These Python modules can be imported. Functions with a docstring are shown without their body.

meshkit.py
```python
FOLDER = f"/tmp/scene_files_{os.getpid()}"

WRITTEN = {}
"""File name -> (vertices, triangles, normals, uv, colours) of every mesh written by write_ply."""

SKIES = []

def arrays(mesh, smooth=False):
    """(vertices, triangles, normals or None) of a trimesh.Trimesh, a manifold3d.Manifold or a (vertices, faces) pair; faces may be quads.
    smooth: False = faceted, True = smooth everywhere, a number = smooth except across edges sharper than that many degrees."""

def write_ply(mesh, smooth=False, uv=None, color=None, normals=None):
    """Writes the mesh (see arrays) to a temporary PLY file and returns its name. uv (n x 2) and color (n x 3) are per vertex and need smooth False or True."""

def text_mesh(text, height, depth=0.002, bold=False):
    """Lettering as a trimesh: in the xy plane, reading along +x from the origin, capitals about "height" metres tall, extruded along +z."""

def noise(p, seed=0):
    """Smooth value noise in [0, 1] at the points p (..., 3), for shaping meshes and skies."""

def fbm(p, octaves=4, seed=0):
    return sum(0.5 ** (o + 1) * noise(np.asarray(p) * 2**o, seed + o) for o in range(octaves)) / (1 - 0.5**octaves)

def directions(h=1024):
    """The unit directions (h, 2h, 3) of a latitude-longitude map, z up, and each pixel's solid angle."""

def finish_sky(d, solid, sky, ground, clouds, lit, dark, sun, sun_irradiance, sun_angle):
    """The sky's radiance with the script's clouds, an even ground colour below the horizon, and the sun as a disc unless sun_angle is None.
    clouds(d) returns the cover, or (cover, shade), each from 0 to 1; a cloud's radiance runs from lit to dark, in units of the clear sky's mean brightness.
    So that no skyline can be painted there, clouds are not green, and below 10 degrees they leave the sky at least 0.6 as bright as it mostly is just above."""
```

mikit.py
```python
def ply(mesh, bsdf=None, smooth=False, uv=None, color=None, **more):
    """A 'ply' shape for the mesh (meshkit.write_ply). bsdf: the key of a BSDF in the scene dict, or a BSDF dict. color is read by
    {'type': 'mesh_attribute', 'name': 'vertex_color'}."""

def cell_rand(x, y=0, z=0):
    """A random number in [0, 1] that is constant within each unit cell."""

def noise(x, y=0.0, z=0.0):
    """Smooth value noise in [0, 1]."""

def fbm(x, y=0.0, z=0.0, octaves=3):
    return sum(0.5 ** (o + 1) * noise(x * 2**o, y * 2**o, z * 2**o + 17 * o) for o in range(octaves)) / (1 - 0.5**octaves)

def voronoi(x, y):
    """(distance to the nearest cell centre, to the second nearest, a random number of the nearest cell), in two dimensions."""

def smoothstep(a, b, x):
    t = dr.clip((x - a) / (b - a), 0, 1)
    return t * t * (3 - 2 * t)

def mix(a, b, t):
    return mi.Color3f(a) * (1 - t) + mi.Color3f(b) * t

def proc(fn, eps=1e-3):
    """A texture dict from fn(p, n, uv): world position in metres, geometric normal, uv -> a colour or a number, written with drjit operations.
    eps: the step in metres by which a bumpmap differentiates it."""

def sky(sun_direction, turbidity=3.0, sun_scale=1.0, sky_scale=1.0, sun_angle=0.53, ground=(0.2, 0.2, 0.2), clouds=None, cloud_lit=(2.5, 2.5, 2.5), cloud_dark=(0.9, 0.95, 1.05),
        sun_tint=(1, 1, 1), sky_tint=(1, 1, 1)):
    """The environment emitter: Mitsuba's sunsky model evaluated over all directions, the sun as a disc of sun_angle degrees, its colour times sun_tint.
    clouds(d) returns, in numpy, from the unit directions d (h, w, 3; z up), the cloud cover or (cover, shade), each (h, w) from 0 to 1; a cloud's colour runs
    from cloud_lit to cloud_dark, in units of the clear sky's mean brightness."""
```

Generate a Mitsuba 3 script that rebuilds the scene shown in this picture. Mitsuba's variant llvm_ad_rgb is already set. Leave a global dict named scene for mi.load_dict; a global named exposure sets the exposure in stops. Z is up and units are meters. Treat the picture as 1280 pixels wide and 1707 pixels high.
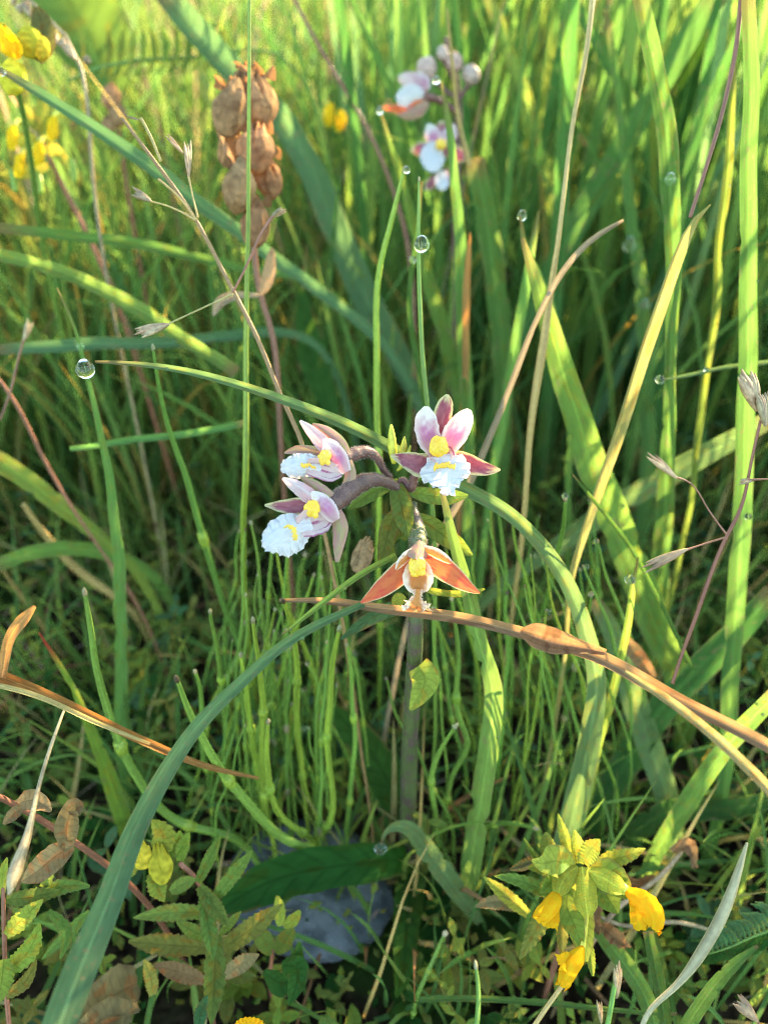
import math, random
import numpy as np, trimesh
import drjit as dr, mitsuba as mi
import mikit, meshkit
from mikit import proc, noise, fbm, cell_rand, smoothstep, mix
from scipy.interpolate import CubicSpline

# ------------------------------------------------------------------ camera, sky, exposure
scene, labels = {}, {}
H, PITCH, F = 0.263, math.radians(38), 1280.0
CAM = np.array([0, 0, H])
FWD = np.array([0, math.cos(PITCH), -math.sin(PITCH)])
UP = np.array([0, math.sin(PITCH), math.cos(PITCH)])
RIGHT = np.array([1.0, 0, 0])
T = mi.ScalarTransform4f
scene['camera'] = {'type': 'thinlens', 'fov': math.degrees(2 * math.atan(0.5)), 'fov_axis': 'x', 'near_clip': 0.02, 'far_clip': 200.0,
                   'aperture_radius': 0.0014, 'focus_distance': 0.172,
                   'to_world': T().look_at(origin=CAM.tolist(), target=(CAM + FWD).tolist(), up=UP.tolist())}
SUN = (0.62, 0.72, 0.37)
scene['sky_light'] = mikit.sky(SUN, turbidity=3, sun_scale=0.64, sun_tint=(0.95, 1.0, 1.0), sky_tint=(1.09, 1.0, 0.85), ground=(0.1, 0.13, 0.05))
exposure = 5.15

rng = np.random.default_rng(7)
random.seed(7)


def P(x, y, d):
    """A point seen at photograph pixel (x, y), d metres along the optical axis."""
    return CAM + d * (FWD + RIGHT * (x - 640) / F - UP * (y - 853.5) / F)


def ground_depth(y):
    return H / (math.sin(PITCH) + (y - 853.5) / F * math.cos(PITCH))


def project(p):
    q = np.asarray(p) - CAM
    d = q @ FWD
    return 640 + F * (q @ RIGHT) / d, 853.5 - F * (q @ UP) / d, d


# ------------------------------------------------------------------ materials
def rgb(*c):
    return {'type': 'rgb', 'value': list(c)}


def pick(k, cols):
    c = mi.Color3f(cols[0])
    for i, x in enumerate(cols[1:], 1):
        c = dr.select(dr.abs(k - i) < 0.5, mi.Color3f(x), c)
    return c


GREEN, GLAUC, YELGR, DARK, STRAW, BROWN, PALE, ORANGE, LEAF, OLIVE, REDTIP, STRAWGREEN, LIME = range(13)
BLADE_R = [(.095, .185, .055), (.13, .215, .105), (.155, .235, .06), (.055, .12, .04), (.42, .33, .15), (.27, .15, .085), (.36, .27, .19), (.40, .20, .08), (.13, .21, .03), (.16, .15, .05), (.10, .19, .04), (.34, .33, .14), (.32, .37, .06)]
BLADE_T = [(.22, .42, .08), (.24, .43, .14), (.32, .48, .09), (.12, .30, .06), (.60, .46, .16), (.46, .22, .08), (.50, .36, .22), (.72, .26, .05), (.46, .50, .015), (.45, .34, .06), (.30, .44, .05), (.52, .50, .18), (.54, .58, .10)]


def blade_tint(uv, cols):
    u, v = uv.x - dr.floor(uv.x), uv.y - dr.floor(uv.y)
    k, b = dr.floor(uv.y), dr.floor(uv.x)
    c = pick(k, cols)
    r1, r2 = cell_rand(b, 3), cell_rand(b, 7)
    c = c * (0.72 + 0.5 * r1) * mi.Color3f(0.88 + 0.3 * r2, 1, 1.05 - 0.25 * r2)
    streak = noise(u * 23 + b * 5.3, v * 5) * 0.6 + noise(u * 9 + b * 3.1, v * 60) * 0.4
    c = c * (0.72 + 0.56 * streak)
    rib = dr.exp(-dr.square((u - 0.5) * 22))
    c = c * (1 + 0.35 * rib)
    spots = smoothstep(0.70, 0.80, noise(u * 5 + b * 7.7, v * 55 + b))
    c = mix(c, c * mi.Color3f(1.5, 0.85, 0.5), spots * 0.45 * dr.select(r2 > 0.35, 1.0, 0.2))
    grass = dr.select((k < 3.5) | (dr.abs(k - 10) < .5), 1.0, 0.0)
    tip = (1 - smoothstep(0.004, 0.05 + 0.06 * r1, v)) * grass
    c = mix(c, mi.Color3f(.22, .12, .06), tip * 0.75)
    red = (1 - smoothstep(0.03, 0.16, v)) * dr.select(dr.abs(k - 10) < .5, 1.0, 0.0)
    c = mix(c, mi.Color3f(.34, .05, .03), red)
    c = mix(c, mi.Color3f(.26, .20, .10), smoothstep(.80, .88, noise(u * 11 + b, v * 140 + b * 3)) * .5)
    c = mix(c, mi.Color3f(.30, .26, .10), smoothstep(.40, .49, dr.abs(u - .5)) * smoothstep(.5, .7, noise(v * 26 + b, b)) * .5)
    blotch = smoothstep(0.62, 0.75, fbm(u * 2 + b * 1.7, v * 9, 0, 2)) * dr.select((k > 3.5) & (k < 9.5), 1.0, 0.35)
    c = mix(c, c * mi.Color3f(.55, .42, .40), blotch * 0.6)
    return c


def blade_bump(p, n, uv):
    u = uv.x - dr.floor(uv.x)
    b = dr.floor(uv.x)
    return noise(u * 16 + b * 3.7, uv.y * 6) + 0.35 * noise(u * 40, uv.y * 40) + 0.6 * dr.exp(-dr.square((u - 0.5) * 16))


def thin(reflect, transmit, w, rough, bump=None, amount=1e-5, eps=1e-4):
    b = {'type': 'blendbsdf', 'weight': w,
         'a': {'type': 'principledthin', 'base_color': proc(reflect), 'roughness': rough, 'diff_trans': 0.0, 'eta': 1.4},
         'b': {'type': 'principledthin', 'base_color': proc(transmit), 'roughness': rough, 'diff_trans': 2.0, 'eta': 1.4}}
    return b if bump is None else {'type': 'bumpmap', 'arbitrary': proc(bump, eps), 'scale': amount, 'bsdf': b}


scene['mat_blade'] = thin(lambda p, n, uv: blade_tint(uv, BLADE_R), lambda p, n, uv: blade_tint(uv, BLADE_T), 0.42, 0.42, blade_bump, 1.6e-5)
# the same colours on leaves that have a net of side veins
LFGREEN, LFLIME, LFDARK, LFBROWN, LFOLIVE, LFBLUE, LFPURPLE = range(7)
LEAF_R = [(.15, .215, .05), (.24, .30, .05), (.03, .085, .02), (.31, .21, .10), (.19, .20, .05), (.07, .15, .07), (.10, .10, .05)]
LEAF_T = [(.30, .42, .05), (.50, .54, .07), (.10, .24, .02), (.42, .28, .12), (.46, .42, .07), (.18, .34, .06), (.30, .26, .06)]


def veins(uv, n=9.0):
    u, v = uv.x - dr.floor(uv.x), uv.y - dr.floor(uv.y)
    a = dr.abs(u - 0.5)
    s = v * n - a * 2.2
    w = dr.abs(s - dr.floor(s) - 0.5)
    return dr.maximum(dr.exp(-dr.square(w * 9)) * smoothstep(0.02, 0.1, a), dr.exp(-dr.square(a * 28)) * 1.3)


def leaf_tint(uv, cols):
    u, v = uv.x - dr.floor(uv.x), uv.y - dr.floor(uv.y)
    k, b = dr.floor(uv.y), dr.floor(uv.x)
    r1, r2 = cell_rand(b, 3), cell_rand(b, 7)
    c = pick(k, cols) * (0.75 + 0.45 * r1) * mi.Color3f(0.85 + 0.35 * r2, 1, 1)
    c = c * (0.75 + 0.5 * fbm(u * 6 + b * 3, v * 14, 0, 3)) * (1 - 0.22 * veins(uv))
    rim = smoothstep(0.36, 0.5, dr.abs(u - 0.5)) * smoothstep(0.45, 0.65, noise(v * 9 + b, b))
    c = mix(c, mi.Color3f(.20, .10, .05), rim * 0.5)
    spot = smoothstep(0.68, 0.78, noise(u * 4 + b * 7, v * 9 + b))
    return mix(c, c * mi.Color3f(1.5, .8, .6), spot * 0.55)


scene['mat_leaf'] = thin(lambda p, n, uv: leaf_tint(uv, LEAF_R), lambda p, n, uv: leaf_tint(uv, LEAF_T), 0.38, 0.5,
                         lambda p, n, uv: -1.3 * veins(uv) + 0.6 * fbm(uv.x * 14, uv.y * 30, 0, 2), 2.6e-5)

P_WHITE, P_SEPAL, P_LIP, P_OUTER, P_ORANGE, P_CUP, P_DRIED, P_YELLOW, P_LILAC, P_LEMON = range(10)


def petal_tint(uv, through):
    u, v = uv.x - dr.floor(uv.x), uv.y - dr.floor(uv.y)   # v: 0 at the base, 1 at the tip
    k, b = dr.floor(uv.y), dr.floor(uv.x)
    a = dr.abs(u - 0.5) * 2
    s = u * 13 + b
    line = 0.5 + 0.5 * noise(s * 1.7, v * 3 + b * 3)
    mott = fbm(u * 7 + b * 5, v * 9, 0, 3)
    magenta, rose, white = mi.Color3f(.60, .22, .40), mi.Color3f(.66, .42, .42), mi.Color3f(.83, .80, .76)
    w = smoothstep(0.36, 0.92, v + (mott - .5) * 0.3)
    cw = mix(mix(rose, magenta, smoothstep(.05, .45, v) * (1 - 0.6 * smoothstep(.2, .9, a)) * smoothstep(.25, .75, line)), white, dr.maximum(w, 0.75 * smoothstep(.45, 1., a)))
    edge = smoothstep(.58, .98, a + (mott - .5) * .35)
    cs = mix(mix(mi.Color3f(.30, .075, .12), mi.Color3f(.48, .22, .24), mott), mi.Color3f(.66, .66, .36), dr.maximum(edge, smoothstep(.72, 1.02, v + (mott - .5) * .3)))
    cl = mix(mi.Color3f(.80, .79, .80), mi.Color3f(.62, .62, .68), smoothstep(.4, .75, mott * .5 + .5 * noise(u * 19 + b, v * 7)) * .6)
    co = mix(mi.Color3f(.47, .45, .19), mi.Color3f(.52, .27, .25), smoothstep(.42, .78, line * .6 + mott * .4))
    cg = mix(mix(mi.Color3f(.70, .08, .08), mi.Color3f(.76, .20, .08), smoothstep(.3, .7, line * .4 + mott * .6)), mi.Color3f(.80, .72, .42), smoothstep(.78, 1., a))
    cc = mix(mi.Color3f(.78, .60, .58), mi.Color3f(.52, .18, .30), smoothstep(.62, .82, noise(u * 22, v * 2)))
    cd = mix(mi.Color3f(.72, .32, .10), mi.Color3f(.88, .78, .62), smoothstep(.35, .8, a + (mott - .5) * .4))
    cy = mix(mi.Color3f(.88, .58, .02), mi.Color3f(.86, .42, .012), smoothstep(.35, .8, mott * .6 + line * .4))
    ci = mix(mi.Color3f(.82, .77, .73), mi.Color3f(.56, .24, .32), smoothstep(.40, .80, line) * (1 - .8 * v))
    c = cw
    for i, x in ((1, cs), (2, cl), (3, co), (4, cg), (5, cc), (6, cd), (7, cy), (8, ci), (9, mix(mi.Color3f(.88, .70, .03), mi.Color3f(.88, .60, .02), mott))):
        c = dr.select(dr.abs(k - i) < .5, x, c)
    glow = dr.select(dr.abs(k - 4) < .5, 1., 0.)
    return mix(c * c * mi.Color3f(1.15, .85, .7), c * mi.Color3f(1.3, .95, .7), glow) if through else c * (0.92 + 0.16 * mott)


scene['mat_petal'] = thin(lambda p, n, uv: petal_tint(uv, False), lambda p, n, uv: petal_tint(uv, True), 0.38, 0.55,
                          lambda p, n, uv: noise(uv.x * 15, uv.y * 4) + .5 * fbm(uv.x * 30, uv.y * 30, 0, 2), 3e-5)

S_GREEN, S_OVARY, S_STRAW, S_RED, S_ORCHID, S_PALE, S_LIME, S_CAPS, S_POD, S_HEAD, S_BUD, S_NODE, S_RUST = range(13)
STEM = [(.14, .25, .04), (.13, .06, .05), (.42, .31, .11), (.24, .10, .06), (.095, .11, .038), (.30, .26, .14), (.22, .31, .035), (.38, .245, .125), (.55, .50, .05), (.38, .26, .14), (.40, .27, .22), (.09, .055, .03), (.36, .19, .08)]


def stem_tint(p, n, uv):
    u, v = uv.x - dr.floor(uv.x), uv.y - dr.floor(uv.y)
    k, b = dr.floor(uv.y), dr.floor(uv.x)
    r1, r2 = cell_rand(b, 3), cell_rand(b, 7)
    c = pick(k, STEM) * (0.8 + 0.4 * r1) * mi.Color3f(.9 + .25 * r2, 1, 1)
    c = c * (.7 + .6 * noise(u * 14, v * 9 + b)) * (.8 + .4 * fbm(p.x * 900, p.y * 900, p.z * 900, 3))
    c = mix(c, mi.Color3f(.10, .045, .06), dr.select(dr.abs(k - 4) < .5, 1., 0.) * smoothstep(.45, .7, fbm(p.x * 400, p.y * 400, p.z * 250, 3)) * .7)
    net = smoothstep(.10, .0, dr.abs(fbm(p.x * 420, p.y * 420, p.z * 260, 3) - .5)) * .6
    blot = dr.maximum(net, smoothstep(.50, .80, fbm(p.x * 160, p.y * 160, p.z * 160, 3))) * dr.select((dr.abs(k - 7) < .5) | (dr.abs(k - 9) < .5), 1., 0.)
    return mix(c, c * mi.Color3f(.42, .34, .34), blot * .8)


scene['mat_stem'] = {'type': 'twosided', 'bsdf': {'type': 'bumpmap', 'arbitrary': proc(lambda p, n, uv: noise(uv.x * 12, uv.y * 3) + .7 * fbm(p.x * 1500, p.y * 1500, p.z * 1500, 2), 1e-4), 'scale': 5e-5,
                     'bsdf': {'type': 'principled', 'base_color': proc(stem_tint), 'roughness': 0.48, 'specular': 0.45}}}
scene['mat_paper'] = thin(lambda p, n, uv: stem_tint(p, n, uv), lambda p, n, uv: stem_tint(p, n, uv) * mi.Color3f(1.5, 1.25, .9), 0.35, 0.6,
                          lambda p, n, uv: fbm(p.x * 700, p.y * 700, p.z * 300, 3), 2.2e-4)
scene['mat_yellow'] = {'type': 'principled', 'base_color': proc(lambda p, n, uv: mix((.86, .42, .015), (.88, .66, .08), fbm(p.x * 700, p.y * 700, p.z * 700, 3))), 'roughness': 0.4, 'flatness': 0.5}
scene['mat_hair'] = thin(lambda p, n, uv: mi.Color3f(.58, .50, .48), lambda p, n, uv: mi.Color3f(.62, .54, .48), 0.5, 0.4)
scene['mat_water'] = {'type': 'dielectric', 'int_ior': 1.333, 'ext_ior': 1.0}


def soil_tint(p, n, uv):
    a, b = fbm(p.x * 60, p.y * 60, 0, 4), fbm(p.x * 400, p.y * 400, 3, 3)
    c = mix((.010, .007, .005), (.045, .030, .018), smoothstep(.3, .7, a * .5 + b * .5))
    return mix(c, (.025, .05, .010), smoothstep(.5, .65, fbm(p.x * 25, p.y * 25, 5, 3)) * .8)


scene['mat_soil'] = {'type': 'bumpmap', 'arbitrary': proc(lambda p, n, uv: fbm(p.x * 500, p.y * 500, 0, 4), 2e-4), 'scale': 1e-3, 'bsdf': {'type': 'diffuse', 'reflectance': proc(soil_tint)}}


def rock_tint(p, n, uv):
    a, b = fbm(p.x * 130, p.y * 130, p.z * 130, 4), noise(p.x * 1400, p.y * 1400, p.z * 1400)
    c = mix((.035, .038, .042), (.13, .13, .138), smoothstep(.3, .72, a))
    c = mix(c, (.28, .29, .31), smoothstep(.78, .9, b) * .6)
    return mix(c, (.03, .05, .015), smoothstep(.55, .68, fbm(p.x * 50 + 9, p.y * 50, p.z * 50, 3)) * .7)


scene['mat_rock'] = {'type': 'bumpmap', 'arbitrary': proc(lambda p, n, uv: fbm(p.x * 260, p.y * 260, p.z * 260, 4), 2e-4), 'scale': 1.6e-3,
                     'bsdf': {'type': 'principled', 'base_color': proc(rock_tint), 'roughness': .6}}

# ------------------------------------------------------------------ helpers
counter = {}
ids = [0]


def numbered(base):
    n = counter.get(base, 0)
    counter[base] = n + 1
    return base if n == 0 else f'{base}_{n:03d}'


def tag(key, label=None, cat=None, group=None, kind=None):
    d = {k: v for k, v in dict(label=label, category=cat, group=group, kind=kind).items() if v}
    if d:
        labels[key] = d
    return key


def thing(name, label, cat, group=None):
    return tag(numbered(name), label, cat, group)


def put(name, geo, mat, parent=None, label=None, cat=None, group=None, kind=None, smooth=True):
    key = numbered(f'{parent}__{name}' if parent else name)
    V, Fc, UV = geo
    scene[key] = mikit.ply((V, Fc), mat, smooth=smooth, uv=UV)
    return tag(key, label, cat, group, kind)


def join(parts):
    V, Fc, UV, at = [], [], [], 0
    for v, f, uv in parts:
        V.append(v); Fc.append(np.asarray(f) + at); UV.append(uv); at += len(v)
    return np.vstack(V), np.vstack(Fc), np.vstack(UV)


def grid_faces(nv, nu, wrap=False):
    i, j = np.meshgrid(np.arange(nv - 1), np.arange(nu if wrap else nu - 1), indexing='ij')
    a = i * nu + j
    b = i * nu + (j + 1) % nu
    q = np.stack([a, b, b + nu, a + nu], -1).reshape(-1, 4)
    return np.vstack([q[:, [0, 1, 2]], q[:, [0, 2, 3]]])


def newid():
    ids[0] = (ids[0] + 1) % 500
    return ids[0]


def curve(ctrl, n, root=None, wob=0.0):
    """ctrl rows (x, y, w, d) in photograph pixels (d None = interpolated): sampled points, widths in metres. root 'ground': goes on down to the ground."""
    c = [list(r) + [None] * (4 - len(r)) for r in ctrl]
    s = np.concatenate([[0], np.cumsum([math.hypot(c[i + 1][0] - c[i][0], c[i + 1][1] - c[i][1]) + 1e-6 for i in range(len(c) - 1)])])
    have = [i for i, r in enumerate(c) if r[3] is not None]
    d = np.interp(s, s[have], [c[i][3] for i in have])
    pts = np.array([P(r[0], r[1], dd) for r, dd in zip(c, d)])
    w = np.array([r[2] for r in c], float) * d / F
    if root == 'ground' and pts[-1][2] > 0.004:
        last, prev = pts[-1], pts[-2]
        t = (last - prev) / np.linalg.norm(last - prev)
        z = last[2]
        hor = np.clip(t[:2] * 0.5, -.35, .35)
        ends = [last + [hor[0] * z * .5, hor[1] * z * .5, -z * .5], last + [hor[0] * z * .8, hor[1] * z * .8, -z - .004]]
        pts = np.vstack([pts, ends])
        w = np.concatenate([w, [w[-1] * .9, w[-1] * .6]])
    L = np.concatenate([[0], np.cumsum(np.linalg.norm(np.diff(pts, axis=0), axis=1) + 1e-9)])
    tt = np.linspace(0, L[-1], n)
    if len(pts) > 2:
        out = CubicSpline(L, pts, bc_type='natural')(tt)
    else:
        out = pts[0] + (pts[1] - pts[0]) * (tt / L[-1])[:, None]
    from scipy.interpolate import PchipInterpolator
    ww = PchipInterpolator(L, w)(tt) if len(w) > 2 else np.interp(tt, L, w)
    if wob:
        q = tt[:, None] * 60 + rng.uniform(0, 99)
        out = out + wob * (np.stack([meshkit.noise(np.hstack([q, q * 0 + k * 7.7, q * 0])) for k in range(3)], 1) - .5)
    return out, np.maximum(ww, 1e-5), tt / L[-1]


def frames(pts, roll):
    t = np.gradient(pts, axis=0)
    t /= np.linalg.norm(t, axis=1, keepdims=True) + 1e-12
    c = CAM - pts
    c = c / np.linalg.norm(c, axis=1, keepdims=True)
    s = np.cross(t, c)
    for i in range(len(s)):
        l = np.linalg.norm(s[i])
        s[i] = s[i] / l if l > .08 else (s[i - 1] if i else np.array([1., 0, 0]))
        if i and s[i] @ s[i - 1] < 0:
            s[i] = -s[i]
    nrm = np.cross(s, t)
    nrm *= np.sign((nrm * c).sum(1, keepdims=True) + 1e-9)
    r = np.radians(np.interp(np.linspace(0, 1, len(pts)), np.linspace(0, 1, len(np.atleast_1d(roll))), np.atleast_1d(roll)) if np.size(roll) > 1 else np.full(len(pts), float(roll)))[:, None]
    return t, s * np.cos(r) + nrm * np.sin(r), nrm * np.cos(r) - s * np.sin(r)


def sheet(ctrl, cls, n=28, nu=5, fold=.18, roll=0., root=None, ruf=0., rufn=9, serr=None, wob=0., edge=.03, rev=False, fray=0., nick=0):
    """A thin leaf, blade or petal along a spine. fold > 0: the margins come towards the viewer. serr (teeth, depth); ruf: ruffled margin. uv: x = id + across, y = class + along."""
    pts, w, tt = curve(ctrl, n, root, wob)
    t, s, nr = frames(pts, roll)
    a = np.linspace(-1, 1, nu)
    b = newid()
    ph = rng.uniform(0, 6)
    ww = w * (1 + edge * (meshkit.noise(np.stack([tt * 14 + ph, tt * 0 + ph, tt * 0], 1)) - .5) * 2)
    if serr:
        saw = (tt * serr[0]) % 1
        ww = ww * (1 - serr[1] * saw)
    half = (ww / 2)[:, None] * a[None]
    for _ in range(nick):
        sd_, t0 = rng.choice([-1, 1]), rng.uniform(.1, .9)
        half = half * (1 - rng.uniform(.15, .5) * np.exp(-((tt - t0) / rng.uniform(.005, .016)) ** 2)[:, None] * (a[None] * sd_ > .5))
    off = fold * w[:, None] * (np.abs(a)[None] ** 1.4 - .35)
    if ruf:
        off = off + ruf * w.max() * (np.abs(a)[None] ** 2) * (np.sin(tt[:, None] * rufn * 6.28 + ph + np.sign(a)[None] * 1.3) + .6 * np.sin(tt[:, None] * rufn * 13.1 + ph * 3 + a[None] * 2))
    V = pts[:, None] + half[..., None] * s[:, None] + off[..., None] * nr[:, None]
    if fray:
        q = np.stack(np.broadcast_arrays(tt[:, None] * 23, a[None] * 5, ph), -1)
        V = V + fray * w.max() * (np.abs(a)[None, :, None] ** 3 + (tt[:, None, None] > .93)) * (np.stack([meshkit.noise(q, k) for k in range(3)], -1) - .5)
    v = 1 - tt if rev else tt
    UV = np.stack(np.broadcast_arrays(b + .01 + .98 * (a[None] + 1) / 2, cls + .002 + .996 * v[:, None]), -1).reshape(-1, 2)
    return V.reshape(-1, 3), grid_faces(n, nu), UV


def tube(pts, rad, cls, k=8, bid=None, cap=True):
    pts = np.asarray(pts, float)
    rad = np.broadcast_to(rad, len(pts))
    t = np.gradient(pts, axis=0)
    t /= np.linalg.norm(t, axis=1, keepdims=True) + 1e-12
    x = np.cross(t[0], [0.3, 1, .2]); x /= np.linalg.norm(x)
    X = []
    for i in range(len(pts)):
        x = x - t[i] * (x @ t[i]); x /= np.linalg.norm(x); X.append(x)
    X = np.array(X); Y = np.cross(t, X)
    ph = np.arange(k) * 2 * np.pi / k
    V = pts[:, None] + rad[:, None, None] * (np.cos(ph)[None, :, None] * X[:, None] + np.sin(ph)[None, :, None] * Y[:, None])
    b = newid() if bid is None else bid
    tt = np.linspace(0, 1, len(pts))
    UV = np.stack(np.broadcast_arrays(b + .01 + .98 * np.arange(k)[None] / k, cls + .002 + .996 * tt[:, None]), -1).reshape(-1, 2)
    V = V.reshape(-1, 3); Fc = grid_faces(len(pts), k, True)
    if cap:
        n0 = len(V)
        V = np.vstack([V, pts[0] - t[0] * rad[0] * .5, pts[-1] + t[-1] * rad[-1] * .5])
        UV = np.vstack([UV, [[b + .5, cls + .002]], [[b + .5, cls + .998]]])
        j = np.arange(k); e = (len(pts) - 1) * k
        Fc = np.vstack([Fc, np.stack([j * 0 + n0, (j + 1) % k, j], 1), np.stack([j * 0 + n0 + 1, e + j, e + (j + 1) % k], 1)])
    return V, Fc, UV


def stalk(ctrl, cls, n=30, k=8, root=None, wob=0., bump=None):
    pts, w, tt = curve(ctrl, n, root, wob)
    r = w / 2
    if bump is not None:
        r = r * bump(tt)
    return tube(pts, r, cls, k)


def blob(center, axes, cls, sub=2, rough=.12, freq=2.5, shape=None):
    """A closed lump: axes = 3 vectors (half extents)."""
    m = trimesh.creation.icosphere(subdivisions=sub)
    v = np.array(m.vertices)
    r = 1 + rough * 2 * (meshkit.fbm(v * freq + rng.uniform(0, 50), 3) - .5)
    q = v * r[:, None]
    if shape is not None:
        q = shape(q)
    b = newid()
    UV = np.stack([b + .01 + .98 * (np.arctan2(v[:, 1], v[:, 0]) / 6.2832 + .5), cls + .002 + .996 * (v[:, 2] * .5 + .5)], 1)
    fc = np.array(m.faces)
    if np.linalg.det(np.asarray(axes)) < 0:
        fc = fc[:, ::-1]
    return np.asarray(center) + q @ np.asarray(axes), fc, UV


def px_axes(w, h, dep, d, rot=0., yaw=0.):
    """Half-extent vectors for a lump w x h pixels in view at depth d, dep times w deep, rotated in the view."""
    c, s = math.cos(math.radians(rot)), math.sin(math.radians(rot))
    k = d / F / 2
    x, y = RIGHT * c - UP * s, RIGHT * s + UP * c
    a, b = math.cos(math.radians(yaw)), math.sin(math.radians(yaw))
    x, f = x * a - FWD * b, -FWD * a - x * b
    return np.array([x * w * k, f * w * dep * k, y * h * k])


def pod_shape(q):
    x, y, z = q.T
    lip = np.clip((z - .1) / .9, 0, 1)
    rim = np.sqrt(np.clip(1 - x * x, 0, 1))
    y = y * (.30 + .55 * rim ** .7) * (1 - .6 * lip)
    az = np.arctan2(y, x)
    vein = .035 * np.cos(az * 9 + z * 2) * (1 - z * z)
    slit = np.exp(-((x - .1 + .2 * z) / .10) ** 2) * np.clip((z + .5) * 2, 0, 1) * .30
    return np.stack([x * (.95 - .34 * lip ** 1.5) * (1 + vein), (y - np.sign(y) * slit * (np.abs(y) > .05)) * (1 + vein), z * 1.04 + .16 * lip * np.sin(x * 13 + 1)], 1)


def hairs(geo, n, length, r=3.2e-5):
    """Short stiff hairs standing on a mesh."""
    V, Fc, _ = geo
    tri = V[Fc]
    nr = np.cross(tri[:, 1] - tri[:, 0], tri[:, 2] - tri[:, 0])
    ar = np.linalg.norm(nr, axis=1)
    ctr = V.mean(0)
    k = rng.choice(len(Fc), n, p=ar / ar.sum())
    u = rng.dirichlet((1, 1, 1), n)
    p = (tri[k] * u[..., None]).sum(1)
    d = nr[k] / ar[k][:, None] + rng.normal(0, .35, (n, 3))
    d /= np.linalg.norm(d, axis=1, keepdims=True)
    sgn = np.sign(((tri[:, 0] - ctr) * nr).sum())
    d = d * sgn if sgn else d
    s = np.cross(d, rng.normal(size=(n, 3))); s /= np.linalg.norm(s, axis=1, keepdims=True)
    L = length * rng.uniform(.5, 1.2, (n, 1))
    A = np.stack([p - s * r, p + s * r, p + d * L], 1).reshape(-1, 3)
    return A, np.arange(3 * n).reshape(-1, 3), np.zeros((3 * n, 2)) + .5


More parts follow.
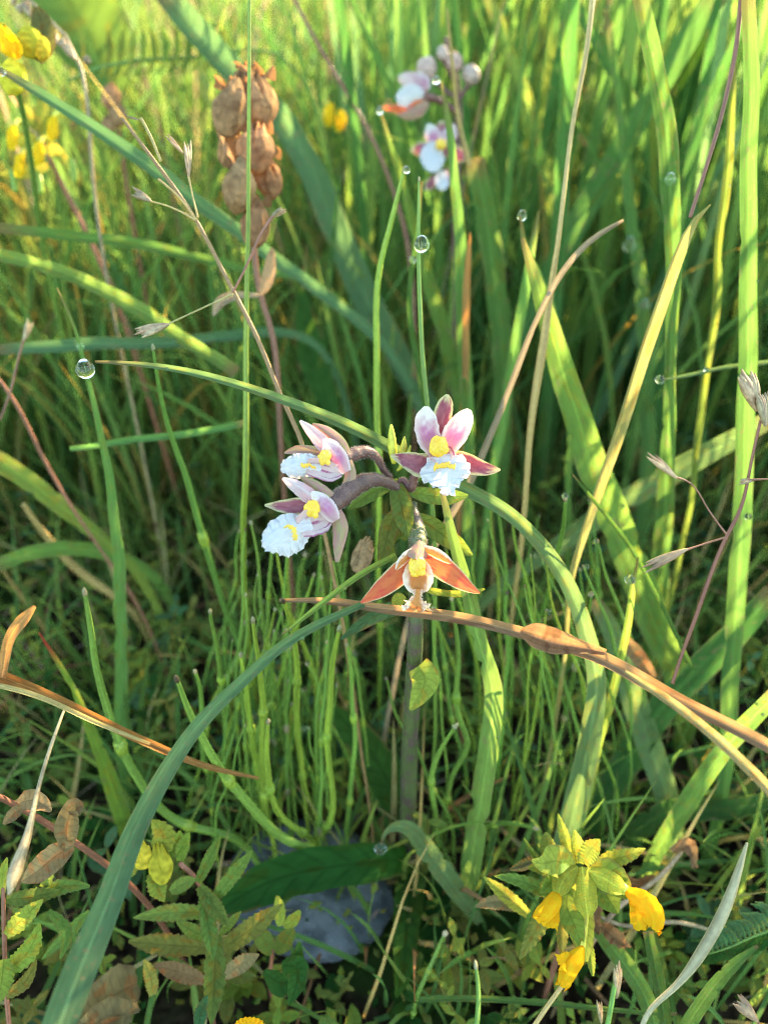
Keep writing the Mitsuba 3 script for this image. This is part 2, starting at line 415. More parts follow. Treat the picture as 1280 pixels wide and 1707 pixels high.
# ------------------------------------------------------------------ ground
gx = np.concatenate([-np.geomspace(60, .9, 14), np.linspace(-.8, .8, 150), np.geomspace(.9, 60, 14)])
gy = np.concatenate([-np.geomspace(30, .3, 10), np.linspace(-.1, 1.4, 160), np.geomspace(1.5, 60, 18)])
X, Y = np.meshgrid(gx, gy)
near = np.clip(1.6 - np.hypot(X, Y - .5), 0, 1)
Z = near * (.012 * (meshkit.fbm(np.stack([X * 14, Y * 14, X * 0], -1), 3) - .55) + .006 * (meshkit.fbm(np.stack([X * 70, Y * 70, X * 0], -1), 2) - .5))
put('ground', (np.stack([X, Y, Z], -1).reshape(-1, 3), grid_faces(len(gy), len(gx)), np.stack([X, Y], -1).reshape(-1, 2)), 'mat_soil', kind='structure')


STONE = P(515, 1510, ground_depth(1510))[:2]


# ------------------------------------------------------------------ world-space grass
def grass(n, xy, hgt, wid, cls, seg=7, nu=3, bend=(.1, .6), lean=.25, az=None):
    """n blades as arrays: V (n, seg, nu, 3), uv. Each curves over to its own side."""
    xy = np.asarray(xy)
    t = np.linspace(0, 1, seg)[None]
    A = rng.uniform(0, 2 * np.pi, (n, 1)) if az is None else np.asarray(az).reshape(n, 1)
    ln = np.abs(rng.normal(0, lean, (n, 1)))
    bd = rng.uniform(*bend, (n, 1)) ** 1.3
    hg = np.asarray(hgt).reshape(n, 1)
    th = ln + bd * 2.2 * t ** 1.8          # angle from the vertical
    ds = hg / (seg - 1)
    rr = np.cumsum(np.sin(th) * ds, 1) - np.sin(th[:, :1]) * ds
    zz = np.cumsum(np.cos(th) * ds, 1) - np.cos(th[:, :1]) * ds - .004
    wv = .02 * hg * np.sin(t * rng.uniform(2, 6, (n, 1)) + rng.uniform(0, 6, (n, 1)))
    cx, cy = np.cos(A), np.sin(A)
    p = np.stack([xy[:, :1] + rr * cx - wv * cy, xy[:, 1:] + rr * cy + wv * cx, zz], -1)
    fa = A + np.pi / 2 + rng.normal(0, .5, (n, 1)) + rng.uniform(-1, 1, (n, 1)) * t
    s = np.stack([np.cos(fa) + 0 * t, np.sin(fa) + 0 * t, 0 * th], -1)
    w = np.asarray(wid).reshape(n, 1) * np.minimum(1, .75 + t) * (1 - t ** 3) ** .8 + 1e-5
    nrm = np.stack([np.cos(th) * cx, np.cos(th) * cy, -np.sin(th)], -1)
    a = np.linspace(-1, 1, nu)
    V = p[:, :, None] + s[:, :, None] * (w[..., None] / 2 * a)[..., None] + nrm[:, :, None] * (w[..., None] * .2 * (1 - np.abs(a)))[..., None]
    b = rng.integers(0, 500, (n, 1, 1))
    k = np.asarray(cls).reshape(n, 1, 1)
    UV = np.stack(np.broadcast_arrays(b + .01 + .98 * (a + 1) / 2, k + .002 + .996 * (1 - t[..., None])), -1)
    return V, UV


def as_geo(V, UV):
    n, seg, nu = V.shape[:3]
    f = grid_faces(seg, nu)
    Fc = (f[None] + (np.arange(n) * seg * nu)[:, None, None]).reshape(-1, 3)
    return V.reshape(-1, 3), Fc, UV.reshape(-1, 2)


def clear_of_view(V, lim):
    """Blades that do not stand between the camera and the plants in the middle."""
    q = V.reshape(len(V), -1, 3) - CAM
    d = q @ FWD
    x = 640 + F * (q @ RIGHT) / np.maximum(d, 1e-3)
    y = 853.5 - F * (q @ UP) / np.maximum(d, 1e-3)
    bad = (d < lim(x, y)) & (x > -60) & (x < 1340) & (y > -60) & (y < 1760) & (d > 0)
    bad |= (np.linalg.norm(q, axis=2) < .09)
    return ~bad.any(1)


#@@MEADOW
# ------------------------------------------------------------------ meadow behind: individual blades, then the mass
def lim_mid(x, y):
    return np.where(y > 1000, .29 - .00004 * (y - 1000), np.where(x > 860, .25, .285))


def scatter(n, x, y):
    return np.stack([rng.uniform(*x, n), rng.uniform(*y, n)], 1)


def single_blades(n, box, hgt, wid, palette, label, group, bend, lean):
    made = 0
    while made < n:
        xy = scatter(1, *box)
        V, UV = grass(1, xy, rng.uniform(*hgt, 1), rng.uniform(*wid, 1), [random.choice(palette)], 16, 5, bend, lean)
        if not clear_of_view(V, lim_mid)[0]:
            continue
        x, y, d = project(V[0, :, 2])
        if not ((x > 0) & (x < 1280) & (y > 0) & (y < 1707)).any():
            continue
        put('grass_shoot', as_geo(V, UV), 'mat_blade', None, label, 'grass blade', group)
        made += 1


single_blades(120, ((.02, .42), (.30, .80)), (.20, .42), (.004, .0092), [GREEN, GREEN, DARK, DARK, GLAUC, DARK], 'upright green grass blade in the thick stand behind the right side', 'upright blades of the stand on the right', (.02, .28), .14)
single_blades(110, ((-.40, .06), (.34, .85)), (.14, .28), (.0025, .005), [YELGR, GREEN, GREEN, YELGR], 'narrow yellow-green grass blade in the open meadow behind the left side', 'narrow blades of the meadow on the left', (.05, .5), .25)
single_blades(14, ((-.3, .35), (.3, .7)), (.15, .3), (.0015, .003), [STRAW, BROWN, PALE], 'thin dead straw-coloured blade standing among the green grass behind', 'dead blades in the meadow', (.05, .4), .3)


single_blades(60, ((-.30, .40), (.29, .60)), (.14, .34), (.0010, .0024), [GREEN, YELGR, GREEN, OLIVE], 'very fine thread-like green stem among the grass behind the orchid', 'fine stems behind the orchid', (.03, .5), .2)


def mass(name, n, box, hgt, wid, palette, bend, lean, lim, seg=6, nu=3):
    xy = scatter(n, *box)
    V, UV = grass(n, xy, rng.uniform(*hgt, n), rng.uniform(*wid, n), rng.choice(palette, n), seg, nu, bend, lean)
    k = clear_of_view(V, lim) & (np.hypot(*(xy - STONE).T) > .020)
    return as_geo(V[k], UV[k])


mid = [mass('', 900, ((-.34, .02), (.29, .46)), (.05, .17), (.0016, .0042), [GREEN, YELGR, YELGR, GREEN, OLIVE], (.03, .5), .22, lim_mid, 9),
       mass('', 3200, ((-.6, .5), (.30, .95)), (.08, .26), (.0018, .0048), [GREEN, YELGR, GREEN, DARK, OLIVE], (.05, .7), .3, lim_mid, 9),
       mass('', 900, ((-.02, .6), (.36, 1.0)), (.18, .42), (.003, .008), [GREEN, DARK, GREEN, GLAUC, YELGR], (.02, .35), .18, lim_mid, 10),
       mass('', 2400, ((-.8, .8), (.45, 1.1)), (.10, .30), (.0012, .003), [GREEN, YELGR, GREEN, PALE, STRAWGREEN], (.03, .5), .25, lim_mid, 8),
       mass('', 3800, ((-1.2, 1.2), (.7, 1.9)), (.12, .34), (.004, .010), [GREEN, YELGR, YELGR, GREEN, PALE, GLAUC], (.05, .6), .3, lim_mid),
       mass('', 4500, ((-3, 3), (1.7, 5.5)), (.2, .45), (.010, .022), [GREEN, YELGR, YELGR, GLAUC, PALE], (.05, .6), .3, lim_mid, 5)]
put('meadow_grass', join(mid), 'mat_blade', None, 'soft green mass of meadow grass filling the background', 'grass', kind='stuff')
low = [mass('', 2600, ((-.3, .3), (.08, .42)), (.03, .085), (.0009, .0022), [GREEN, YELGR, GREEN, YELGR, GREEN, STRAW], (.05, .7), .4, lambda x, y: .205 + 0 * x, 8),
       mass('', 3200, ((-.4, .4), (.02, .62)), (.015, .06), (.0012, .0028), [GREEN, GREEN, GREEN, YELGR, STRAW, BROWN], (.1, .9), .6, lambda x, y: .2 + 0 * x, 7)]
put('low_grass', join(low), 'mat_blade', None, 'short fine grass and shoots covering the ground under the orchid', 'grass', kind='stuff')

# litter on the ground
lit = []
n = 420
V, UV = grass(n, scatter(n, (-.4, .4), (.0, .8)), rng.uniform(.02, .09, n), rng.uniform(.0008, .003, n), rng.choice([STRAW, BROWN, PALE, BROWN], n), 7, 3, (.0, .2), .2)
V = V.copy()
base = V[:, :1, 1:2].copy()
rel = V - base
tilt = np.stack([rel[..., 2] * 1.0, rel[..., 1], np.abs(rel[..., 0]) * .25 + .004], -1)
az = rng.uniform(0, 6.28, (n, 1, 1))
V = np.stack([tilt[..., 0] * np.cos(az) - tilt[..., 1] * np.sin(az), tilt[..., 0] * np.sin(az) + tilt[..., 1] * np.cos(az), tilt[..., 2]], -1) + base * [1, 1, 0]
put('leaf_litter', as_geo(V, UV), 'mat_blade', None, 'brown dead straws and leaf litter lying on the dark soil', 'leaf litter', kind='stuff')

# mossy small leaves on the ground
n = 11000
xy = scatter(n, (-.32, .32), (.02, .50))
c = np.concatenate([xy, rng.uniform(.0, .016, (n, 1)) * (meshkit.noise(np.concatenate([xy * 30, xy[:, :1] * 0], 1))[:, None] + .2)], 1)
az, el = rng.uniform(0, 6.28, n), rng.uniform(.1, 1.1, n)
d = np.stack([np.cos(az) * np.cos(el), np.sin(az) * np.cos(el), np.sin(el)], 1)
s = np.stack([-np.sin(az), np.cos(az), az * 0], 1)
L = rng.uniform(.002, .0065, (n, 1))
pts = np.stack([c, c + d * L * .5 - s * L * .24, c + d * L * .55 + [0, 0, .0004], c + d * L * .5 + s * L * .24, c + d * L - [0, 0, .0008]], 1)
b, k = rng.integers(0, 500, n), rng.choice([LFGREEN, LFDARK, LFGREEN, LFOLIVE, LFLIME], n)
UV = np.stack([np.stack([b + .5, k + .01], 1), np.stack([b + .02, k + .5], 1), np.stack([b + .5, k + .55], 1), np.stack([b + .98, k + .5], 1), np.stack([b + .5, k + .99], 1)], 1)
Fc = (np.array([[0, 2, 1], [0, 3, 2], [1, 2, 4], [2, 3, 4]])[None] + (np.arange(n) * 5)[:, None, None]).reshape(-1, 3)
put('ground_cover', (pts.reshape(-1, 3), Fc, UV.reshape(-1, 2)), 'mat_leaf', None, 'tiny green leaves and moss creeping over the soil', 'ground cover', kind='stuff')


# sprigs of small paired leaves
n = 650
root = scatter(n, (-.26, .26), (.03, .42))
hgt = rng.uniform(.015, .05, n) * np.clip(.5 + root[:, 1] * 2.5, .5, 1.2)
az0, lean0 = rng.uniform(0, 6.28, n), rng.uniform(.05, .6, n)
LP, LU = [], []
for i in range(n):
    m = rng.integers(3, 7)
    L0, k = rng.uniform(.005, .012), rng.choice([LFGREEN, LFGREEN, LFDARK, LFLIME, LFOLIVE, LFBLUE])
    dirn = np.array([np.cos(az0[i]) * np.sin(lean0[i]), np.sin(az0[i]) * np.sin(lean0[i]), np.cos(lean0[i])])
    for j in range(m):
        base = np.array([*root[i], -.002]) + dirn * hgt[i] * (j + 1.2) / m
        for sd_ in (0, math.pi):
            a = az0[i] + j * 1.57 + sd_ + rng.normal(0, .25)
            e = rng.uniform(.1, .7)
            dd = np.array([math.cos(a) * math.cos(e), math.sin(a) * math.cos(e), math.sin(e)])
            ss = np.array([-math.sin(a), math.cos(a), 0])
            L = L0 * (1 - .5 * j / m) * rng.uniform(.8, 1.2)
            up = np.array([0, 0, L])
            rows_ = [(0, .06), (.25, .17), (.5, .22), (.75, .15), (1, .01)]
            LP.append(np.array([[base + dd * L * t - up * .22 * t * t + ss * L * w * q + up * .06 * abs(q) for q in (-1, 0, 1)] for t, w in rows_]).reshape(-1, 3))
            b_ = int(rng.integers(0, 500))
            LU.append(np.array([[(b_ + .5 + .48 * q, k + .01 + .98 * t) for q in (-1, 0, 1)] for t, w in rows_]).reshape(-1, 2))
    LP.append(np.array([base * 0 + np.array([*root[i], -.003]) + dirn * hgt[i] * t * 1.1 + np.array([q * .0004, 0, 0]) for t in (0, .25, .5, .75, 1) for q in (-1, 0, 1)]))
    LU.append(np.full((15, 2), (.5, LFOLIVE + .5)))
LP, LU = np.array(LP), np.array(LU)
ok = clear_of_view(LP[:, None], lambda x, y: .195 + 0 * x) & (np.hypot(*(LP[:, 7, :2] - STONE).T) > .026)
LP, LU = LP[ok], LU[ok]
Fc = (grid_faces(5, 3)[None] + (np.arange(len(LP)) * 15)[:, None, None]).reshape(-1, 3)
put('undergrowth', (LP.reshape(-1, 3), Fc, LU.reshape(-1, 2)), 'mat_leaf', None, 'low undergrowth of small leafy sprigs between the grass stems', 'undergrowth', kind='stuff')


# stones
def stone(x, y, w, h, label, lift=.0):
    d = ground_depth(y)
    p = P(x, y, d)
    k = d / F / 2
    g = blob([p[0], p[1], .002 + lift], np.diag([w * k, w * k * .8, h * k]), 0, 4, .3, 1.3)
    put('stone', g, 'mat_rock', None, label, 'stone')


stone(510, 1490, 280, 70, 'large bluish grey stone under the leaves at the foot of the orchid')
stone(40, 800, 90, 70, 'small pale grey stone in the grass at the left edge', .01)

# ------------------------------------------------------------------ hero blades: (label, class, rows from the tip down, options)
G = 'ground'
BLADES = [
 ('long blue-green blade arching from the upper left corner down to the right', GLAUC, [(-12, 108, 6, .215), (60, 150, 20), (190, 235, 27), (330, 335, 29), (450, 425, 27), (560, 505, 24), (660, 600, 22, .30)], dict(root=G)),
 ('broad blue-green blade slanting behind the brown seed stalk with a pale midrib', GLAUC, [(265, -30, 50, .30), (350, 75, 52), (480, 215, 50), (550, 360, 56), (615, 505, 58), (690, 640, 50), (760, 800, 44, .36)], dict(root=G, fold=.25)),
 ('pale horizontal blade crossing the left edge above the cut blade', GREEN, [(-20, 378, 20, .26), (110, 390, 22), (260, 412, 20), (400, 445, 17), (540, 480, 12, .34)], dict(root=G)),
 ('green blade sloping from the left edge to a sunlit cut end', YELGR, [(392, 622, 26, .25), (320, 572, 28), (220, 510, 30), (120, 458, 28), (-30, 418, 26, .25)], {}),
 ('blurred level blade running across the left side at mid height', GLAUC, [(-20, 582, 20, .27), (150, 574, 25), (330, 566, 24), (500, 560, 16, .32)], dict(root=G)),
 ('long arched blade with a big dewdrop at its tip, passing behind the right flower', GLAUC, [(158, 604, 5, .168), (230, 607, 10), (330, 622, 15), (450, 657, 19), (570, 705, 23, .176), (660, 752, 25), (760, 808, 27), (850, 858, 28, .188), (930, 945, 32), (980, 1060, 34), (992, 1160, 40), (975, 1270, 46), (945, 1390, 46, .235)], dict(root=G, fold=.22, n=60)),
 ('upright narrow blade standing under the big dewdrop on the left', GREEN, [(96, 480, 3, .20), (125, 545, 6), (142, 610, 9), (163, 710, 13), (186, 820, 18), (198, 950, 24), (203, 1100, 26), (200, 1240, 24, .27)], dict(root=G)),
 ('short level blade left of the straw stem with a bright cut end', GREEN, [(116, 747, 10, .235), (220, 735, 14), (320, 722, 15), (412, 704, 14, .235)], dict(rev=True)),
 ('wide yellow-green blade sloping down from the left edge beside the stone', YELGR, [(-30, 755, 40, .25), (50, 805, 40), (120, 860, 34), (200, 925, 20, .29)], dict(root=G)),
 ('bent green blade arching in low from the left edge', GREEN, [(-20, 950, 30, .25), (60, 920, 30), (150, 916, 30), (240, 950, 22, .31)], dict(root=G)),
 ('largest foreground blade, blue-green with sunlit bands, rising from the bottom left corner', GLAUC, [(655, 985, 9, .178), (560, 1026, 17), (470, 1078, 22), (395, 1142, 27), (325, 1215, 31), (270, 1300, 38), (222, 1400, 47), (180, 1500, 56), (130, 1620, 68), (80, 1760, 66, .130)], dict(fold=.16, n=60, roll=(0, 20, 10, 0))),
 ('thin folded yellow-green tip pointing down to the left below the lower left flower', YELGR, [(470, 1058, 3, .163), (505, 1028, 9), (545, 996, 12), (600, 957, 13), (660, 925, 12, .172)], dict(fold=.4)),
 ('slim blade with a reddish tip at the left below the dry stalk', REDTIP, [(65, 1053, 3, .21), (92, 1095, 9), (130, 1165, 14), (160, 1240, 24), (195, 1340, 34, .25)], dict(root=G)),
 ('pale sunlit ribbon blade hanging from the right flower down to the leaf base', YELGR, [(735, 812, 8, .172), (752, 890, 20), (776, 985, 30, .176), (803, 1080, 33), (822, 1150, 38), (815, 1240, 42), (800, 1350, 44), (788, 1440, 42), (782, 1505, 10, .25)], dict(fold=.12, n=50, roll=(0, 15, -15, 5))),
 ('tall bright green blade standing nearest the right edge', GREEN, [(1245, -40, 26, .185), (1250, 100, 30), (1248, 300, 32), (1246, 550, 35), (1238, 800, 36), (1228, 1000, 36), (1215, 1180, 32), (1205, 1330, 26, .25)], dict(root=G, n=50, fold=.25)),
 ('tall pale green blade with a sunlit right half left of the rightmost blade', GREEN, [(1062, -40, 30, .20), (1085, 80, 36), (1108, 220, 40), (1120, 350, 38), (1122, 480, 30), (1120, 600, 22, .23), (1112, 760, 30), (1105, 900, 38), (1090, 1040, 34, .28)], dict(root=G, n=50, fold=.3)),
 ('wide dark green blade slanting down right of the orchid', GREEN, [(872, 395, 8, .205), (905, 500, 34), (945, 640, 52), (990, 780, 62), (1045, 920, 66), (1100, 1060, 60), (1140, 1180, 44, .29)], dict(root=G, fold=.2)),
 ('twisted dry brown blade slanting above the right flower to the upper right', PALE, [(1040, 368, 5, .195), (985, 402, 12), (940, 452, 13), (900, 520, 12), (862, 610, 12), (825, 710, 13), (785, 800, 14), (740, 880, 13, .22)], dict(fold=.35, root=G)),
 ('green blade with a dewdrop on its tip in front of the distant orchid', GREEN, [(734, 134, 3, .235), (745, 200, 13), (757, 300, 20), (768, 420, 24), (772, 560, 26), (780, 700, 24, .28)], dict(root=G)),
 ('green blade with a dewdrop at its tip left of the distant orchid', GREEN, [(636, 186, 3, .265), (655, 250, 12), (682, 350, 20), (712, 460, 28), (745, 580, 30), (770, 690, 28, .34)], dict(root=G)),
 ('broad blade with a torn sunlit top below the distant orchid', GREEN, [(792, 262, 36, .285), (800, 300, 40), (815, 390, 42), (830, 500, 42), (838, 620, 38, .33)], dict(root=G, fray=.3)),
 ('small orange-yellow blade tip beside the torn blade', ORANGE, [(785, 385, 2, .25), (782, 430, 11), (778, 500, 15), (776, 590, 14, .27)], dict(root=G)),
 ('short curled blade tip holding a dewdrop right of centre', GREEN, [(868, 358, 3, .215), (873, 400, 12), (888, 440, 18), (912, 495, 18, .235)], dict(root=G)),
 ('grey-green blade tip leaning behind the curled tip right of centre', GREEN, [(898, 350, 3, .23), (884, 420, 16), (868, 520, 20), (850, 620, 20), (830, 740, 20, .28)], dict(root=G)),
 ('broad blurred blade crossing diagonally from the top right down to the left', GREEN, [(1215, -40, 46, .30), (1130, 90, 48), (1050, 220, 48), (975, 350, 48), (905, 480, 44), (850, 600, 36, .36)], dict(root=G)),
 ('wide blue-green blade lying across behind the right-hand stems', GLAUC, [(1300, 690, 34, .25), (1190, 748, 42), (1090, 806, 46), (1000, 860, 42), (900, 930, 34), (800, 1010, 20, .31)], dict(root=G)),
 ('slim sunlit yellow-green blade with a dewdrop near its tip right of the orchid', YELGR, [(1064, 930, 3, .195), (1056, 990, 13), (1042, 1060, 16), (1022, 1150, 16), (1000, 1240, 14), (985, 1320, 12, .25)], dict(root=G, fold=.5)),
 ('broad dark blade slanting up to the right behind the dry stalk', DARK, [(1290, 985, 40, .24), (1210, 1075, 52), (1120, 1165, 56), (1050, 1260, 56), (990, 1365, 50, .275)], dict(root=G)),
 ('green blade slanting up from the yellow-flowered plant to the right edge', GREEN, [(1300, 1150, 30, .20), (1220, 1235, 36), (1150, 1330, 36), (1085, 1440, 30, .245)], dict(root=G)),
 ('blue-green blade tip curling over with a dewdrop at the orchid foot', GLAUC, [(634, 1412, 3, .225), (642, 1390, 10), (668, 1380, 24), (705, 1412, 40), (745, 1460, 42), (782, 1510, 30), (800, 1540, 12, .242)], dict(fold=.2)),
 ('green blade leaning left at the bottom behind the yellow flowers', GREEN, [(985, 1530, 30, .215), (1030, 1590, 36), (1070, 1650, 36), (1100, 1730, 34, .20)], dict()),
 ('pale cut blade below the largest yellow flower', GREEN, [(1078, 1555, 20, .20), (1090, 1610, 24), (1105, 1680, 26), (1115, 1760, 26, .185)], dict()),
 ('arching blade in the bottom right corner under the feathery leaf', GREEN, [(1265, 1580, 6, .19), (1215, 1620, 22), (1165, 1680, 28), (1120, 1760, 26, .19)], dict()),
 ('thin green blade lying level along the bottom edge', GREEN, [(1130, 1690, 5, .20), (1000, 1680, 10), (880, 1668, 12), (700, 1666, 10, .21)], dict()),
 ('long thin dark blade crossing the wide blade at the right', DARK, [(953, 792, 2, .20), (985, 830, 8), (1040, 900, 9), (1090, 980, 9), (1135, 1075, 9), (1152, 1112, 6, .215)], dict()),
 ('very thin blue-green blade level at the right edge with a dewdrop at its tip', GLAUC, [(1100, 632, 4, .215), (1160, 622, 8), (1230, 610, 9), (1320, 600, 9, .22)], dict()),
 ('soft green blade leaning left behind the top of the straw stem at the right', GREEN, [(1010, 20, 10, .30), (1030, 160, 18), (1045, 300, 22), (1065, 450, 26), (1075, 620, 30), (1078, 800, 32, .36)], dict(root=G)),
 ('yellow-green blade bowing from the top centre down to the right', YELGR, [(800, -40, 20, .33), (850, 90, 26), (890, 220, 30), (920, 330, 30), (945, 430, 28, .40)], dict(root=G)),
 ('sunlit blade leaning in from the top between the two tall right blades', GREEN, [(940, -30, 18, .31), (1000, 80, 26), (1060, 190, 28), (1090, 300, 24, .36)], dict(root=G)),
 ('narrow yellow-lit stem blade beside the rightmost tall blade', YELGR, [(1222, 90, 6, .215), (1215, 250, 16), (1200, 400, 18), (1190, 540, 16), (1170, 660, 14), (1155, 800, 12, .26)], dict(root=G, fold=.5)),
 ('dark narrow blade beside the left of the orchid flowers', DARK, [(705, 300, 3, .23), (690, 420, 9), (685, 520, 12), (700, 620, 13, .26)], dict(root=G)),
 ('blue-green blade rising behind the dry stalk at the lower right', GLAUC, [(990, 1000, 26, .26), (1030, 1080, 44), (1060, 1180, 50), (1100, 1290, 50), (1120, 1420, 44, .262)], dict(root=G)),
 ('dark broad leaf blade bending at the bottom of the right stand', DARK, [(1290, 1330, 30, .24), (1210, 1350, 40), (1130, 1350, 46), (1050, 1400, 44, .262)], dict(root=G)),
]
HERO = []
for lab, cls, rows, o in BLADES:
    o = {'n': 36, 'wob': .0009, **o}
    o = {**o, 'n': o['n'] * 2, 'nu': 9, 'nick': int(rng.integers(2, 7)) if rows[0][3] > .17 and o['n'] < 60 else 0, 'edge': .05}
    rows = [(r[0], r[1], r[2] * .82, *r[3:]) for r in rows]
    g_ = sheet(rows, cls, **o)
    HERO.append((g_[0].reshape(o['n'], -1, 3), rows[0][3]))
    put('grass_shoot', g_, 'mat_blade', None, lab, 'grass blade')

# ------------------------------------------------------------------ dry stalks and straws
def straw(label, rows, cls, root=None, k=7, name='straw', cat='straw', wob=.0006, bump=None):
    rows = [(r[0], r[1], r[2] * (.72 if cls == S_RED else .9), *r[3:]) for r in rows]
    return put(name, stalk(rows, cls, 44, k, root, wob, bump), 'mat_stem', None, label, cat)


straw('upright pale straw stem in front of the brown seed stalk', [(416, -40, 6, .185), (416, 150, 7), (414, 330, 8), (412, 500, 10), (411, 640, 11), (408, 800, 12, .215), (405, 900, 11, .235)], S_LIME, G)
straw('thin golden stem leaning from the top edge to the right of centre', [(990, -40, 12, .21), (975, 90, 9), (950, 230, 8), (932, 390, 9, .205), (916, 500, 14), (900, 600, 16), (886, 690, 13), (878, 790, 10, .235)], S_STRAW, G)
straw('brown bent stem rising to the top edge beside the rightmost blade', [(1238, -40, 11, .19), (1222, 100, 11), (1195, 220, 10), (1165, 320, 9), (1152, 362, 9, .19)], S_RED)
put('straw', sheet([(1184, 340, 2, .188), (1158, 365, 11), (1140, 398, 18), (1108, 480, 21), (1078, 570, 22), (1046, 670, 21), (1010, 780, 18), (975, 880, 14), (950, 970, 11), (942, 1060, 8, .225)], STRAWGREEN, 50, 7, .6, 20, G, wob=.0006), 'mat_blade', None, 'stout pale straw stem lit along its right edge, right of the orchid', 'straw')
straw('reddish brown stem crossing behind the wide blade tips at centre top', [(470, -40, 8, .30), (540, 90, 9), (610, 210, 9), (660, 330, 9), (685, 440, 9), (690, 560, 8, .34)], S_RED, G)
straw('thin dry stem rising in front of the distant orchid', [(745, 15, 3, .25), (755, 120, 7), (768, 210, 8), (782, 275, 9, .285)], S_STRAW)
straw('small reddish dead stem at the left edge below the level blade', [(-20, 610, 7, .24), (20, 665, 9), (60, 740, 9), (110, 830, 8), (170, 920, 7), (215, 985, 7, .29)], S_RED, G)
straw('pale dead straw lying in the shade at the left', [(40, 840, 8, .28), (90, 910, 13), (150, 965, 15), (210, 1010, 12, .32)], S_STRAW, G)
straw('hairy pale sheath stem leaning up from the bottom right', [(1247, 1407, 5, .185), (1228, 1460, 15), (1200, 1530, 22), (1170, 1585, 21), (1120, 1650, 12), (1080, 1690, 10), (1060, 1750, 9, .17)], S_PALE)
straw('thin pale stem below the lowest yellow flower', [(936, 1646, 8, .19), (912, 1678, 9), (870, 1740, 9, .185)], S_STRAW)

# the long dry brown stalk lying across the lower right
t = thing('dry_stalk', 'long dry brown stalk lying across the orchid stem with a swollen papery joint', 'dry stalk')
put('blade', sheet([(468, 1000, 5, .185), (560, 1004, 12), (650, 1013, 17, .173), (740, 1024, 20), (820, 1040, 19), (900, 1062, 21), (985, 1092, 26, .165), (1060, 1130, 27), (1140, 1172, 24), (1220, 1212, 22), (1310, 1262, 22, .145)], BROWN, 60, 7, .34, (10, -15, 25, 10), wob=.0008), 'mat_blade', t)
put('strand', sheet([(1040, 1118, 6, .156), (1100, 1160, 15), (1180, 1222, 18), (1240, 1278, 19), (1320, 1360, 19, .138)], STRAW, 30, 5, .35, 15, wob=.0008), 'mat_blade', t)
put('joint', sheet([(868, 1052, 10, .164), (890, 1060, 42), (920, 1070, 44), (960, 1078, 26), (1010, 1088, 10, .162)], BROWN, 24, 9, .45, 10, ruf=.06, rufn=3), 'mat_blade', t)

t = thing('dry_stalk', 'orange-brown dry grass stalk at the left with an upturned forked end', 'dry stalk')
put('blade', sheet([(432, 1297, 4, .205), (360, 1280, 9), (270, 1248, 13), (180, 1208, 15), (90, 1165, 17), (0, 1128, 20, .172), (-60, 1105, 18, .165)], ORANGE, 44, 5, .45, wob=.0008), 'mat_blade', t)
put('fork', sheet([(58, 1012, 6, .168), (35, 1038, 20), (18, 1062, 18), (8, 1100, 16), (3, 1132, 12, .171)], ORANGE, 22, 5, .3, wob=.0006), 'mat_blade', t)
put('strand', sheet([(250, 1240, 4, .19), (150, 1200, 8), (60, 1160, 9), (-40, 1135, 9, .168)], STRAW, 26, 5, .4), 'mat_blade', t)
straw('thin dry flower spike hanging down at the lower left', [(108, 1185, 5, .17), (85, 1250, 7), (62, 1330, 8), (45, 1400, 17), (28, 1450, 26), (18, 1490, 6, .145)], S_HEAD, None, 8, 'grass_spike', 'grass spike')

# ------------------------------------------------------------------ grass panicles with spikelets
def spikelet(x, y, x2, y2, w, d, parent, n=4, cls=S_HEAD, name='spikelet'):
    """A husk of n pointed scales from (x, y) to (x2, y2)."""
    g = []
    L = math.hypot(x2 - x, y2 - y)
    nx, ny = -(y2 - y) / L, (x2 - x) / L
    for i in range(n):
        f = (i + .5) / n * 2 - 1
        e = L * (.75 + .25 * random.random())
        tx, ty = x + (x2 - x) * e / L + nx * f * w * .55, y + (y2 - y) * e / L + ny * f * w * .55
        mx, my = x + (x2 - x) * .45 + nx * f * w * .3, y + (y2 - y) * .45 + ny * f * w * .3
        g.append(stalk([(x, y, w * .2, d), (mx, my, w * .48, d + .0006 * f), (tx, ty, w * .06, d + .001 * f)], cls, 10, 6))
    return put(name, join(g), 'mat_stem', parent)


t = thing('grass_panicle', 'reddish dry panicle with open spikelets in front of the seed stalk, left of centre', 'grass panicle')
put('stem', stalk([(203, 196, 5, .19), (240, 245, 6), (285, 305, 7), (326, 365, 7), (362, 435, 7), (395, 500, 8), (430, 570, 8), (470, 660, 8), (497, 725, 8), (520, 800, 7, .20)], S_RUST, 50, 7, G, .0005), 'mat_stem', t)
for rows in ([(326, 366, 5, .189), (280, 343, 3), (250, 335, 3, .188)], [(330, 362, 4, .189), (320, 320, 3), (314, 290, 4, .188)], [(328, 366, 4, .189), (300, 330, 4), (264, 298, 4, .188)], [(268, 268, 5, .189), (250, 225, 5), (235, 196, 5, .187)],
             [(388, 490, 4, .189), (340, 512, 3), (280, 540, 3, .187)], [(388, 487, 4, .189), (412, 440, 4), (438, 385, 5), (455, 360, 6, .187)]):
    put('branch', stalk(rows, S_RED if rows[0][1] == 487 else S_STRAW, 14, 6), 'mat_stem', t)
spikelet(252, 335, 215, 315, 17, .188, t, 3); spikelet(315, 295, 312, 222, 15, .188, t, 3); spikelet(305, 255, 276, 222, 10, .188, t, 2)
spikelet(282, 540, 222, 558, 20, .187, t, 5); spikelet(452, 362, 478, 345, 13, .187, t, 4)
spikelet(236, 200, 205, 192, 5, .187, t, 2)

